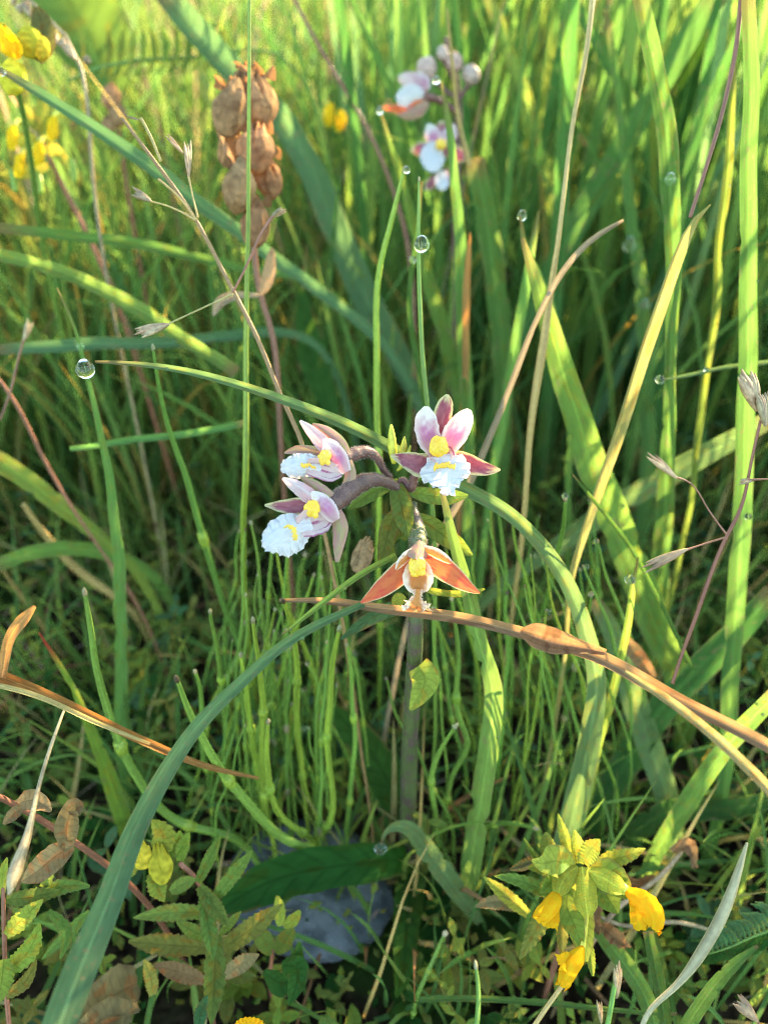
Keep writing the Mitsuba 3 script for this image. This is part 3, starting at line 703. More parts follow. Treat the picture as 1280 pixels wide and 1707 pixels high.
t = thing('grass_panicle', 'brown drooping panicle with dark spikelets in front of the rightmost blade', 'grass panicle')
put('stem', stalk([(1268, 700, 5, .178), (1250, 780, 5), (1232, 850, 6), (1212, 890, 7), (1185, 955, 7), (1155, 1040, 7), (1138, 1085, 6), (1120, 1140, 6, .19)], S_RED, 40, 7, None, .0004), 'mat_stem', t)
for rows in ([(1210, 890, 4, .18), (1175, 840, 3), (1150, 805, 3), (1125, 795, 4, .178)], [(1208, 896, 4, .18), (1170, 908, 3), (1140, 918, 4, .178)], [(1245, 800, 4, .178), (1290, 798, 3, .176)]):
    put('branch', stalk(rows, S_RED, 14, 6), 'mat_stem', t)
spikelet(1128, 797, 1076, 752, 17, .178, t, 3); spikelet(1146, 915, 1068, 950, 18, .178, t, 4); spikelet(1262, 685, 1240, 612, 30, .177, t, 7); spikelet(1276, 710, 1272, 640, 26, .176, t, 6); spikelet(1258, 800, 1228, 804, 10, .178, t, 4)
t = thing('grass_panicle', 'small purplish grass head at the bottom right corner', 'grass panicle')
put('stem', stalk([(1262, 1700, 4, .18), (1280, 1750, 4, .18)], S_RED, 8, 6), 'mat_stem', t)
spikelet(1263, 1704, 1222, 1660, 22, .18, t, 6)
t = thing('grass_panicle', 'dark narrow grass head at the bottom edge below the lowest yellow flower', 'grass panicle')
put('stem', stalk([(1025, 1640, 8, .19), (1018, 1680, 9), (1005, 1750, 9, .185)], S_GREEN, 12, 7), 'mat_stem', t)
spikelet(1028, 1665, 1030, 1600, 15, .19, t, 4); spikelet(1002, 1707, 998, 1665, 10, .19, t, 3)
t = thing('grass_panicle', 'faded reddish grass head on a thin stem at the left edge', 'grass panicle')
put('stem', stalk([(42, 555, 4, .235), (30, 600, 4), (15, 660, 4), (0, 700, 4, .24)], S_RED, 12, 6), 'mat_stem', t)
spikelet(40, 568, 52, 530, 14, .235, t, 3)
t = thing('grass_panicle', 'greyish fluffy grass head behind the yellow flower in the upper left corner', 'grass panicle')
put('stem', stalk([(20, -30, 6, .26), (60, 10, 6), (110, 60, 6), (140, 130, 6), (150, 230, 6, .27)], S_HEAD, 24, 6, G), 'mat_stem', t)
for i in range(9):
    x, y = 20 + i * 15, 0 + i * 13 + (i % 2) * 8
    spikelet(x, y, x + random.uniform(-22, 22), y - 26 + random.uniform(-8, 30), 16, .262, t, 4)


# ------------------------------------------------------------------ horsetails
def horsetail(rows, label, group=None, cls=S_GREEN, d=None, nodes=2):
    t = thing('horsetail', label, 'horsetail', group)
    n = 46
    pts, w, tt = curve(rows, n, G, .0008)
    w = w * (.60 + .30 * np.clip(tt * 4, 0, 1))
    js = [(i + 1) / (nodes + 1) + random.uniform(-.05, .05) for i in range(nodes)]
    r = w / 2
    for j in js:
        r = r * (1 + .28 * np.exp(-((tt - j) / .012) ** 2))
    put('stem', tube(pts, r, cls, 7), 'mat_stem', t)
    for j in js:
        i = int(np.clip(j * n, 2, n - 3))
        put('sheath', tube(pts[i] + (pts[i + 1] - pts[i - 1]) * np.array([-.35, 0, .3])[:, None], r[i] * np.array([1.12, 1.3, 1.08]), S_LIME if random.random() < .92 else S_PALE, 7), 'mat_stem', t)
    tip = pts[0] + (pts[0] - pts[2]) / np.linalg.norm(pts[0] - pts[2]) * r[0] * np.linspace(4, -1, 5)[:, None]
    put('tip_sheath', tube(tip[::-1], r[0] * np.array([1.15, 1.3, 1.3, 1.0, .35]), S_PALE if random.random() < .8 else S_NODE, 7), 'mat_stem', t)
    return t


HT = [
 ('stout horsetail stem at the left with a tattered pale tip, curving down right', [(140, 990, 11, .185), (150, 1050, 15), (165, 1120, 15), (187, 1205, 16), (225, 1290, 16), (300, 1370, 15), (390, 1400, 14, .245)]),
 ('stout horsetail stem crossing behind the largest blade, with a dark toothed tip', [(293, 1133, 12, .175), (320, 1190, 16), (360, 1270, 16), (410, 1335, 17), (470, 1395, 17), (545, 1440, 16, .245)]),
 ('sunlit horsetail stem just left of the thin folded blade tip', [(473, 1003, 9, .185), (488, 1060, 12), (495, 1130, 12), (497, 1230, 12), (505, 1300, 11, .25)]),
 ('sunlit horsetail stem with a dewdrop on its tip left of the orchid stem', [(563, 1050, 10, .185), (553, 1110, 13), (547, 1200, 12), (551, 1290, 12), (548, 1370, 12), (515, 1410, 12, .25)]),
 ('bright horsetail stem behind the largest blade, tallest of its row', [(424, 1035, 10, .19), (432, 1110, 12), (437, 1200, 12), (438, 1300, 12), (452, 1380, 11, .25)]),
 ('horsetail stem with a wet white tip above the middle of the largest blade', [(402, 1092, 9, .192), (410, 1150, 11), (422, 1230, 12), (432, 1310, 11, .25)]),
 ('short horsetail stem with a beaded tip, curving right over the stone', [(446, 1205, 9, .195), (447, 1270, 12), (455, 1330, 12), (482, 1375, 12), (535, 1412, 11, .25)]),
 ('horsetail stem rising just left of the bright row behind the largest blade', [(352, 1020, 9, .20), (364, 1090, 10), (372, 1160, 10), (380, 1260, 10, .27)]),
 ('short horsetail stem behind the dark toothed tip', [(327, 1120, 9, .20), (335, 1170, 10), (338, 1230, 10), (345, 1290, 9, .26)]),
 ('tall thin horsetail stem with a bright yellow joint left of the flowers', [(256, 580, 8, .20), (266, 650, 10), (292, 740, 11), (318, 825, 12), (345, 920, 12), (378, 1020, 11), (400, 1090, 10, .27)]),
 ('bent horsetail stem right of the orchid stem with a drop at its tip', [(758, 1212, 8, .215), (735, 1248, 10), (720, 1300, 10), (728, 1370, 9, .25)]),
 ('wavy horsetail stem behind the pale ribbon blade', [(752, 1000, 9, .205), (765, 1100, 10), (765, 1200, 11), (778, 1240, 11), (758, 1285, 10), (747, 1330, 10, .25)]),
 ('slender horsetail stem close to the left of the orchid stem', [(578, 1075, 7, .20), (586, 1150, 9), (590, 1240, 9), (580, 1350, 9, .25)]),
 ('horsetail stem with a big drop on its tip below the right sepal', [(942, 832, 8, .205), (938, 880, 10), (922, 950, 10), (900, 1030, 9, .27)]),
 ('pale horsetail stem leaning right behind the dry stalk joint', [(985, 992, 8, .205), (975, 1050, 9), (955, 1130, 9, .25)]),
 ('pale horsetail stem at the bottom edge below the orchid leaf', [(791, 1612, 9, .20), (795, 1650, 11), (790, 1740, 11, .19)]),
 ('small horsetail stem with wet tips at the bottom, right of the hanging leaf', [(742, 1560, 8, .215), (725, 1600, 9), (700, 1650, 9, .22)]),
 ('short horsetail stem lying level right of the ribbon blade', [(890, 1380, 9, .225), (850, 1372, 9), (815, 1375, 9, .245)]),
 ('thin yellow-lit stem standing above the flowers with a drop at its tip', [(675, 285, 8, .20), (655, 360, 13), (632, 450, 13), (627, 560, 12), (628, 650, 12), (629, 740, 10, .235)]),
 ('thin stem with a dark purple tip carrying a large dewdrop above the right flower', [(698, 300, 5, .185), (697, 380, 9), (698, 480, 10), (705, 590, 10), (713, 680, 9, .195)]),
]
for i, (lab, rows) in enumerate(HT):
    horsetail(rows, lab, None, S_LIME if i in (2, 3, 4, 5, 6, 18) else S_GREEN)
TINY = []
for i in range(92):
    left = i < 60
    x = random.gauss(500, 62) if left else random.uniform(715, 1000)
    y = random.uniform(870, 1230) if left else random.uniform(830, 1060)
    d = random.uniform(.203, .275)
    ln = random.gauss(0, 40) + (x - 520) * .10
    yb = min(y + random.uniform(160, 300), 1385)
    w = random.uniform(3.6, 7.2)
    j = lambda: random.gauss(0, 3.2)
    horsetail([(x + j(), y, w * .8, d), (x + ln * .2 + j(), y + (yb - y) * .25, w), (x + ln * .45 + j(), y + (yb - y) * .5, w), (x + ln * .7 + j(), y + (yb - y) * .75, w), (x + ln + j(), yb, w, d + .03)],
              'thin green horsetail stem in the dense tuft left of the orchid stem' if left else 'thin green horsetail stem in the loose tuft right of the orchid stem',
              'horsetails of the tuft on the left' if left else 'horsetails of the tuft on the right', random.choice([S_GREEN, S_GREEN, S_GREEN, S_LIME]), nodes=random.choice([1, 2, 3]))
    if i % 3 == 0:
        TINY.append((x, y - 1, random.uniform(3.2, 5), d - .0004, left))

#@@ORCHID
# ------------------------------------------------------------------ the orchid
orchid = thing('orchid', 'marsh orchid with four white, pink and yellow flowers on a hairy stem, in sharp focus', 'orchid')
st = stalk([(690, 838, 10, .178), (688, 900, 18), (692, 960, 22), (692, 1050, 26, .186), (690, 1110, 26), (685, 1200, 27), (681, 1300, 28), (680, 1390, 28), (680, 1450, 28, .266)], S_ORCHID, 70, 14, G, .0003)
put('stem', st, 'mat_stem', orchid)
put('hair', hairs(st, 1600, .0004, 2.2e-5), 'mat_hair', orchid, kind='stuff')


def petal(parent, name, rows, cls, label=None, **o):
    o = {'n': 26, 'nu': 11, 'fold': -.14, 'edge': .05, **o}
    k = put(name, sheet(rows, cls, **o), 'mat_petal', parent)
    if label:
        labels[k] = {'label': label}
    return k


def ovary(parent, rows, cls=S_OVARY, nh=700):
    g = stalk(rows, cls, 30, 12, None, .0002, lambda t: 1 + .05 * np.sin(t * 40))
    k = put('ovary', g, 'mat_stem', parent)
    put('ovary_hair', hairs(g, int(nh * 1.5), .0005, 2.4e-5), 'mat_hair', parent, kind='stuff')


def column(parent, x, y, w, h, d, rot=0):
    g = [blob(P(x, y - h * .05, d), px_axes(w * .86, h * .95, .8, d, rot), 0, 4, .34, 1.5)]
    for i in range(5):
        g.append(blob(P(x + random.uniform(-.34, .34) * w, y + random.uniform(-.1, .42) * h, d - .0004), px_axes(w * .34, h * .32, .8, d, rot), 0, 3, .2))
    put('column', join(g), 'mat_yellow', parent)


def crest(parent, x, y, w, h, d, rot=0, n=9):
    g = []
    c, s = math.cos(math.radians(rot)), math.sin(math.radians(rot))
    for i in range(11):
        f = i / 10 - .5
        dx, dy = f * w, (abs(f) - .2) * h * .7 + random.uniform(-.16, .16) * h
        g.append(blob(P(x + dx * c - dy * s, y + dx * s + dy * c, d + .0003), px_axes(w * random.uniform(.13, .2), h * random.uniform(.45, .8), .8, d, rot + random.uniform(-35, 35)), 0, 2, .35))
    put('crest', join(g), 'mat_yellow', parent)


# right flower, facing the viewer
f = tag(numbered(orchid + '__flower'), 'fully open flower on the right facing the viewer')
d = .168
ovary(f, [(661, 812, 8, .176), (672, 800, 10), (684, 815, 13, .175), (690, 795, 14), (712, 774, 16, .1715)], nh=350)
petal(f, 'sepal', [(731, 736, 16, d + .003), (734, 708, 30), (738, 690, 32), (743, 670, 25), (746, 657, 5, d + .0005)], P_SEPAL, fold=.16)
petal(f, 'petal', [(724, 756, 20, d + .002), (716, 734, 38), (711, 712, 41), (710, 693, 33), (711, 677, 8, d - .001)], P_WHITE, fold=.13, ruf=.015)
petal(f, 'petal', [(738, 758, 20, d + .002), (750, 738, 38), (763, 716, 42), (774, 698, 34), (782, 682, 8, d - .001)], P_WHITE, fold=.13, ruf=.015)
petal(f, 'sepal', [(722, 772, 34, d + .0025), (706, 776, 43), (686, 770, 34), (668, 764, 20), (651, 759, 3, d + .001)], P_SEPAL, fold=.12)
petal(f, 'sepal', [(742, 765, 30, d + .0025), (765, 769, 36), (788, 776, 32), (812, 782, 22), (834, 783, 3, d)], P_SEPAL, fold=.12)
petal(f, 'hypochile', [(733, 752, 26, d + .002), (736, 760, 40), (738, 770, 44, d - .001)], P_CUP, fold=.4)
petal(f, 'lip', [(738, 758, 44, d - .0005), (740, 768, 66), (742, 780, 84), (744, 792, 80), (746, 804, 52), (747, 815, 30), (748, 824, 8, d - .004)], P_LIP, ruf=.05, rufn=5, fray=.11, fold=-.06, n=44, nu=25)
crest(f, 741, 776, 32, 15, d - .0024)
column(f, 731, 745, 36, 34, d - .001)

# upper left flower, turned to the left
f = tag(numbered(orchid + '__flower'), 'upper left flower turned away to the left')
d = .167
ovary(f, [(573, 764, 24, d + .001), (593, 756, 23), (613, 753, 19), (629, 763, 14), (638, 780, 12), (652, 796, 9, .176)])
petal(f, 'sepal', [(580, 772, 14, d), (566, 742, 26), (548, 724, 24), (521, 706, 3, d)], P_OUTER, fold=-.3)
petal(f, 'petal', [(556, 762, 14, d - .001), (540, 742, 25), (522, 722, 21), (500, 701, 4, d - .003)], P_LILAC, fold=-.2)
petal(f, 'petal', [(578, 787, 16, d - .0015), (566, 768, 32), (552, 748, 33), (539, 732, 9, d - .002)], P_WHITE, fold=-.2)
petal(f, 'sepal', [(548, 756, 16, d), (520, 752, 18), (497, 750, 16), (474, 755, 3, d - .002)], P_OUTER, fold=.2)
petal(f, 'sepal', [(574, 760, 16, d + .0002), (584, 790, 20), (574, 820, 19), (549, 845, 5, d - .002)], P_OUTER, fold=-.3)
petal(f, 'hypochile', [(568, 785, 18, d - .001), (548, 786, 34), (528, 780, 34), (512, 778, 26, d - .003)], P_CUP, fold=.3)
petal(f, 'lip', [(535, 775, 22, d - .002), (517, 776, 40), (500, 777, 44), (484, 778, 36), (469, 779, 14, d - .004)], P_LIP, ruf=.045, rufn=5, fray=.15, n=40, nu=21)
crest(f, 514, 776, 22, 10, d - .0042, 10, 5)
column(f, 541, 763, 24, 26, d - .0025, 30)

# lower left flower, turned down to the left
f = tag(numbered(orchid + '__flower'), 'lower left flower with its broad frilled white lip hanging forward')
d = .163
ovary(f, [(548, 848, 26, d), (572, 826, 34), (597, 808, 31), (625, 800, 23), (648, 806, 17), (668, 818, 16, .175)], nh=1100)
petal(f, 'sepal', [(560, 855, 14, d), (548, 832, 26), (530, 814, 22), (500, 795, 3, d)], P_OUTER, fold=-.3)
petal(f, 'petal', [(532, 842, 16, d - .001), (512, 824, 26), (494, 811, 22), (471, 797, 4, d - .003)], P_LILAC, fold=-.2)
petal(f, 'petal', [(560, 868, 14, d - .002), (548, 850, 30), (536, 836, 29), (519, 820, 5, d - .002)], P_WHITE, fold=-.2)
petal(f, 'sepal', [(528, 850, 22, d), (500, 845, 30), (472, 844, 22), (441, 842, 3, d - .002)], P_SEPAL, fold=.16)
petal(f, 'sepal', [(553, 845, 18, d), (567, 876, 26), (565, 905, 20), (562, 937, 6, d - .0025)], P_OUTER, fold=-.35)
petal(f, 'hypochile', [(548, 862, 26, d - .0005), (530, 868, 46), (512, 874, 46), (498, 880, 34, d - .003)], P_CUP, fold=.3)
petal(f, 'lip', [(520, 874, 24, d - .002), (504, 880, 50), (486, 888, 68), (468, 897, 70), (452, 906, 44), (443, 914, 14, d - .005)], P_LIP, ruf=.055, rufn=6, fray=.11, n=48, nu=25, fold=-.12)
crest(f, 489, 886, 26, 15, d - .0055, 60, 5)
column(f, 520, 849, 30, 30, d - .002, 30)

# lowest flower, glowing in the sun
f = tag(numbered(orchid + '__flower'), 'lowest flower, orange-red and withering, glowing against the light')
d = .167
ovary(f, [(688, 845, 13, .175), (692, 870, 22), (696, 895, 29), (698, 918, 25, d + .0015)], S_ORCHID, 900)
petal(f, 'sepal', [(698, 903, 22, d + .001), (698, 913, 36), (695, 922, 32), (692, 932, 6, d - .004)], P_OUTER, fold=-.4)
petal(f, 'petal', [(702, 917, 14, d), (686, 924, 19), (671, 936, 17), (660, 950, 3, d - .003)], P_DRIED, fold=-.3, roll=25)
petal(f, 'petal', [(704, 916, 14, d), (722, 922, 19), (738, 930, 17), (752, 938, 6, d - .003)], P_DRIED, fold=-.3, roll=-25)
petal(f, 'sepal', [(692, 930, 20, d), (668, 954, 38), (640, 978, 33), (618, 994, 18), (601, 1005, 3, d - .002)], P_ORANGE, fold=-.12)
petal(f, 'sepal', [(704, 926, 20, d), (730, 942, 38), (758, 962, 34), (780, 978, 20), (800, 989, 3, d - .002)], P_ORANGE, fold=-.12)
petal(f, 'hypochile', [(697, 936, 26, d - .001), (697, 954, 48), (697, 970, 52), (698, 988, 28, d - .003)], P_DRIED, fold=.3)
petal(f, 'lip', [(697, 982, 18, d - .003), (696, 994, 16), (694, 1004, 34), (694, 1016, 40, d - .003)], P_DRIED, ruf=.09, rufn=3, fray=.35, n=30, nu=17)
column(f, 695, 945, 32, 34, d - .0025)


def leaf(parent, name, rows, cls, label=None, group=None, cat=None, **o):
    o = {'n': 26, 'nu': 9, 'fold': .12, 'edge': .05, **o}
    return put(name, sheet(rows, cls, **o), 'mat_leaf', parent, label, cat, group)


for rows, cls in (([(660, 808, 16, .174), (668, 838, 37), (674, 866, 34), (680, 894, 4, .168)], LFGREEN), ([(684, 818, 14, .177), (715, 826, 28), (748, 828, 26), (780, 826, 4, .176)], LFGREEN),
                  ([(688, 858, 12, .179), (722, 880, 34), (756, 904, 30), (787, 926, 4, .177)], LFGREEN), ([(664, 850, 14, .177), (650, 878, 32), (642, 910, 26), (632, 946, 4, .174)], LFOLIVE),
                  ([(664, 806, 18, .176), (640, 812, 22), (612, 826, 26), (581, 848, 4, .170)], LFGREEN), ([(690, 1004, 16, .185), (652, 1016, 26), (610, 1036, 22), (568, 1066, 3, .176)], LFBLUE),
                  ([(697, 1110, 36, .190), (708, 1130, 48), (700, 1158, 34), (684, 1184, 5, .183)], LFLIME), ([(676, 1000, 8, .18), (664, 1000, 22), (655, 1010, 3, .178)], LFLIME), ([(690, 800, 10, .178), (708, 790, 24), (728, 808, 3, .177)], LFGREEN),
                  ([(670, 900, 14, .178), (672, 880, 30), (650, 895, 26), (665, 940, 4, .176)], LFGREEN), ([(700, 980, 8, .18), (760, 990, 12), (808, 982, 3, .176)], LFLIME)):
    leaf(orchid, 'bract', rows, cls)
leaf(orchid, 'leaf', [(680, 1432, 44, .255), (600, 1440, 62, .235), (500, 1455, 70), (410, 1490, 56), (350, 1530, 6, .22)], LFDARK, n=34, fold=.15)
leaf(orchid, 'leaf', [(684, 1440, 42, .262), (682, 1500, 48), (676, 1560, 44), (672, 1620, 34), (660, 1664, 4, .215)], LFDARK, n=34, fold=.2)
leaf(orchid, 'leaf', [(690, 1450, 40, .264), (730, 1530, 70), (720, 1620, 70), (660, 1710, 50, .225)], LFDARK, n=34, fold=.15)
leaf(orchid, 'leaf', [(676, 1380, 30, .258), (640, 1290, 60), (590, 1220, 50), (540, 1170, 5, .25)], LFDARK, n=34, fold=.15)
for x, y, x2, y2, w in ((657, 772, 652, 708, 16), (668, 780, 674, 728, 13), (662, 785, 684, 742, 9)):
    g = stalk([(x, y, w * .5, .176), ((x + x2) / 2, (y + y2) / 2 + 8, w), (x2, y2, w * .25, .174)], S_POD, 14, 8)
    put('bud', g, 'mat_stem', orchid)
put('withered_bud', blob(P(604, 926, .192), px_axes(44, 58, .7, .192, 20, 40), S_HEAD, 4, .3, 1.6, pod_shape), 'mat_paper', orchid)

# ------------------------------------------------------------------ the distant orchid
o2 = thing('orchid', 'blurred second orchid with pale buds and flowers in the grass at the top', 'orchid')
put('stem', stalk([(742, 62, 8, .32), (755, 110, 12), (764, 180, 14), (762, 270, 14), (760, 400, 15, .35)], S_OVARY, 30, 8, G), 'mat_stem', o2)
for x, y, w, h in ((711, 114, 34, 40), (757, 103, 28, 34), (785, 124, 30, 34), (738, 88, 20, 26)):
    put('bud', blob(P(x, y, .318), px_axes(w, h, .9, .318, random.uniform(-20, 20)), S_BUD, 2, .1), 'mat_stem', o2)
    put('pedicel', stalk([(x, y + 8, 10, .319), ((x + 760) / 2, y + 30, 8), (760, y + 50, 8, .322)], S_OVARY, 8, 6), 'mat_stem', o2)
f = numbered(o2 + '__flower')
d = .315
for rows, c in (([(706, 150, 10, d), (686, 136, 30), (664, 128, 6, d)], P_LILAC), ([(706, 158, 16, d), (688, 158, 34), (662, 168, 12, d - .004)], P_LIP), ([(712, 150, 10, d), (704, 138, 26), (690, 122, 5, d)], P_WHITE), ([(706, 170, 12, d), (680, 180, 20), (640, 178, 3, d)], P_ORANGE), ([(712, 168, 12, d), (690, 188, 20), (664, 192, 3, d)], P_OUTER)):
    petal(f, 'petal', rows, c, n=14, nu=7)
put('ovary', stalk([(708, 160, 16, d), (735, 168, 12), (764, 190, 8, .322)], S_OVARY, 10, 8), 'mat_stem', f)
f = numbered(o2 + '__flower')
for rows, c in (([(730, 242, 12, d), (720, 222, 26), (713, 206, 5, d)], P_WHITE), ([(736, 242, 12, d), (750, 222, 26), (756, 206, 5, d)], P_LILAC), ([(734, 240, 12, d + .002), (735, 216, 24), (738, 200, 5, d)], P_SEPAL), ([(726, 248, 12, d), (706, 248, 24), (684, 250, 3, d)], P_SEPAL), ([(740, 250, 12, d), (760, 256, 24), (782, 266, 3, d)], P_SEPAL),
                ([(730, 240, 24, d), (722, 256, 42), (722, 272, 34), (723, 286, 8, d - .005)], P_LIP)):
    petal(f, 'petal', rows, c, n=14, nu=7)
put('column', blob(P(735, 240, d - .002), px_axes(18, 18, .9, d), 0, 2), 'mat_yellow', f)
put('ovary', stalk([(738, 244, 14, d + .004), (752, 236, 10), (762, 225, 8, .324)], S_OVARY, 10, 8), 'mat_stem', f)
f = numbered(o2 + '__flower')
for rows, c in (([(738, 284, 12, d), (736, 298, 24), (740, 316, 6, d - .004)], P_LIP), ([(730, 292, 8, d), (718, 306, 18), (708, 316, 3, d)], P_SEPAL), ([(744, 288, 8, d), (752, 300, 18), (756, 312, 3, d)], P_WHITE)):
    petal(f, 'petal', rows, c, n=14, nu=7)
put('ovary', stalk([(740, 284, 12, d + .003), (750, 290, 10), (760, 285, 8, .325)], S_OVARY, 10, 8), 'mat_stem', f)

#@@PLANTS
# ------------------------------------------------------------------ the brown seed stalk
sd = .235
t = thing('seed_stalk', 'brown seed stalk with a column of papery swollen pods at the upper left', 'seed stalk')
put('stem', stalk([(415, 150, 8, sd), (418, 260, 9), (420, 350, 10), (424, 420, 10), (434, 490, 10), (452, 550, 10), (462, 620, 10), (466, 700, 9, .27)], S_RED, 44, 8, G), 'mat_stem', t)


for x, y, w, h, rot, dd, yaw in ((385, 180, 70, 88, 8, -.004, 50), (431, 164, 66, 90, -6, 0, -15), (426, 248, 68, 78, 4, -.004, 10), (399, 310, 68, 84, 4, -.006, 75), (446, 292, 52, 80, -14, .003, -30), (426, 372, 60, 80, 0, -.002, 60), (383, 240, 44, 74, 10, .005, 20), (410, 132, 46, 48, -4, .004, 0)):
    k = put('pod', blob(P(x, y, sd + dd), px_axes(w, h, .95, sd, rot, yaw), S_CAPS, 4, .15, 1.6, pod_shape), 'mat_paper', t)
    for i in range(3):
        a = (i - 1) * w * .28
        put('tooth', sheet([(x + a, y - h * .36, w * .3, sd + dd), (x + a * 1.1 + 2, y - h * .5, w * .2), (x + a * 1.3 + random.uniform(-5, 5), y - h * .62, 1.5, sd + dd)], BROWN, 8, 5, .3), 'mat_blade', k)
for rows in ([(434, 492, 6, sd), (446, 465, 22), (452, 430, 16), (454, 412, 3, sd)], [(432, 492, 6, sd), (398, 492, 13), (368, 502, 18), (356, 526, 4, sd - .004)], [(418, 330, 8, sd), (385, 268, 12), (355, 195, 3, sd)]):
    put('dried_bract', sheet(rows, PALE, 20, 7, .3, ruf=.05, rufn=3), 'mat_blade', t)
t = thing('seed_stalk', 'second, more blurred brown seed pod cluster left of the main seed stalk', 'seed stalk')
put('stem', stalk([(190, 150, 6, .33), (200, 230, 7), (215, 330, 7, .36)], S_RED, 16, 6, G), 'mat_stem', t)
for x, y, w in ((185, 160, 36), (196, 190, 34), (182, 205, 26)):
    put('pod', blob(P(x, y, .33), px_axes(w, w * 1.2, .8, .33), S_CAPS, 2, .15, 2, pod_shape), 'mat_paper', t)

# ------------------------------------------------------------------ yellow-flowered plants
def hood(parent, rows, w0, d, tube_rows=None, beak=None, cls=7):
    """A hooded yellow corolla: a pale tube, a helmet and a small lower lip, the flower's parts."""
    k = numbered(parent + '__flower')
    if tube_rows:
        put('corolla_tube', stalk(tube_rows, S_POD, 14, 8), 'mat_stem', k)
    pts, w, tt = curve(rows, 20)
    t, s, nr = frames(pts, 0)
    V, Fc, UV = [], [], []
    prof = w / 2 * .84
    ph = np.linspace(-2.3, 2.3, 15)
    G_ = pts[:, None] + prof[:, None, None] * (np.sin(ph)[None, :, None] * s[:, None] + (np.cos(ph)[None, :, None] * .55 + .16 * np.cos(ph * 3)[None, :, None]) * nr[:, None])
    G_ += (meshkit.noise(G_ * 700)[..., None] - .5) * prof.max() * .34
    G_[-3:] += np.array([.3, .7, 1.])[:, None, None] * (rng.random((3, 15, 3)) - .5) * prof.max() * .55
    b = newid()
    UV = np.stack(np.broadcast_arrays(b + .05 + .9 * (ph[None] + 2.3) / 4.6, cls + .01 + .98 * tt[:, None]), -1).reshape(-1, 2)
    put('hood', (G_.reshape(-1, 3), grid_faces(20, 15), UV), 'mat_petal', k)
    x, y = rows[-1][0], rows[-1][1]
    bx, by = beak or (x - 6, y + 6)
    put('lower_lip', sheet([(rows[1][0], rows[1][1], rows[1][2] * .5, d), ((rows[1][0] + bx) / 2, (rows[1][1] + by) / 2, rows[1][2] * .8), (bx, by, rows[1][2] * .5, d - .002)], cls, 12, 7, .2, ruf=.08, rufn=2, fray=.2), 'mat_petal', k)
    return k


yr = thing('yellow_rattle', 'yellow-flowered plant with a star of lime green toothed bracts at the lower right', 'yellow rattle')
d = .19
put('stem', stalk([(971, 1462, 12, d + .004), (960, 1500, 12), (940, 1560, 11), (915, 1640, 10, .225)], S_RED, 20, 8, G), 'mat_stem', yr)
for rows, cls in (([(955, 1440, 12, d), (942, 1400, 22), (930, 1357, 2, d - .003)], LFLIME), ([(965, 1440, 14, d), (962, 1408, 24), (957, 1384, 3, d - .003)], LFLIME), ([(990, 1448, 16, d), (1020, 1434, 32), (1048, 1426, 24), (1076, 1415, 2, d - .004)], LFLIME),
                  ([(978, 1452, 20, d - .002), (1000, 1480, 44), (1018, 1505, 34), (1030, 1524, 4, d - .006)], LFLIME), ([(950, 1450, 20, d), (918, 1446, 38), (895, 1446, 22), (880, 1448, 3, d - .002)], LFLIME), ([(925, 1496, 14, d), (890, 1478, 26), (855, 1466, 20), (824, 1461, 2, d - .004)], LFGREEN),
                  ([(918, 1440, 14, d + .002), (913, 1412, 30), (910, 1388, 6, d - .001)], LFOLIVE), ([(900, 1440, 6, d + .003), (886, 1420, 11), (873, 1398, 2, d)], LFGREEN), ([(915, 1500, 16, d), (896, 1545, 32), (880, 1575, 22), (866, 1600, 2, d - .003)], LFOLIVE),
                  ([(938, 1510, 14, d - .001), (937, 1555, 22), (936, 1598, 3, d - .004)], LFOLIVE), ([(958, 1470, 26, d - .003), (962, 1520, 54), (970, 1560, 40), (977, 1604, 5, d - .006)], LFLIME), ([(978, 1560, 10, d - .003), (984, 1595, 17), (988, 1628, 4, d - .006)], LFLIME),
                  ([(860, 1515, 12, d + .006), (825, 1505, 24), (792, 1512, 2, d + .002)], LFBROWN), ([(880, 1525, 14, d + .006), (845, 1495, 26), (806, 1462, 2, d + .004)], LFLIME), ([(945, 1470, 16, d - .002), (925, 1470, 34), (900, 1490, 3, d - .005)], LFLIME), ([(985, 1462, 24, d - .004), (1010, 1462, 58), (1034, 1480, 40), (1046, 1500, 4, d - .008)], LFLIME), ([(950, 1450, 24, d - .004), (926, 1436, 52), (905, 1440, 30), (886, 1434, 3, d - .006)], LFLIME), ([(950, 1480, 26, d - .005), (945, 1510, 50), (958, 1545, 34), (970, 1580, 4, d - .009)], LFLIME), ([(972, 1440, 20, d - .003), (984, 1418, 36), (1000, 1400, 4, d - .005)], LFLIME), ([(900, 1430, 10, d + .004), (880, 1440, 20), (850, 1450, 3, d + .002)], LFPURPLE)):
    big = max(r[2] for r in rows) > 40
    leaf(yr, 'bract', rows, cls, serr=None if big else (9, .2), n=38, fold=.12 if big else .22)
for rows in ([(970, 1446, 20, d - .004), (973, 1472, 40), (976, 1500, 40), (979, 1528, 14, d - .010)], [(980, 1452, 18, d - .004), (1000, 1462, 36), (1022, 1474, 34), (1038, 1484, 16, d - .010)], [(962, 1446, 18, d - .004), (948, 1456, 36), (936, 1474, 32), (930, 1490, 16, d - .008)]):
    put('calyx', sheet(rows, LIME, n=30, nu=11, fold=-.42), 'mat_blade', yr)
hood(yr, [(1040, 1482, 16, d - .008), (1062, 1496, 38), (1082, 1512, 46), (1091, 1532, 40), (1088, 1552, 28, d - .012)], 44, d - .009, [(1000, 1455, 16, d - .004), (1022, 1468, 18), (1044, 1486, 18, d - .008)], (1068, 1552))
hood(yr, [(930, 1488, 14, d - .006), (920, 1508, 34), (906, 1524, 34), (896, 1536, 24, d - .010)], 34, d - .007, [(940, 1440, 24, d - .003), (936, 1462, 24), (928, 1492, 15, d - .006)], (918, 1548))
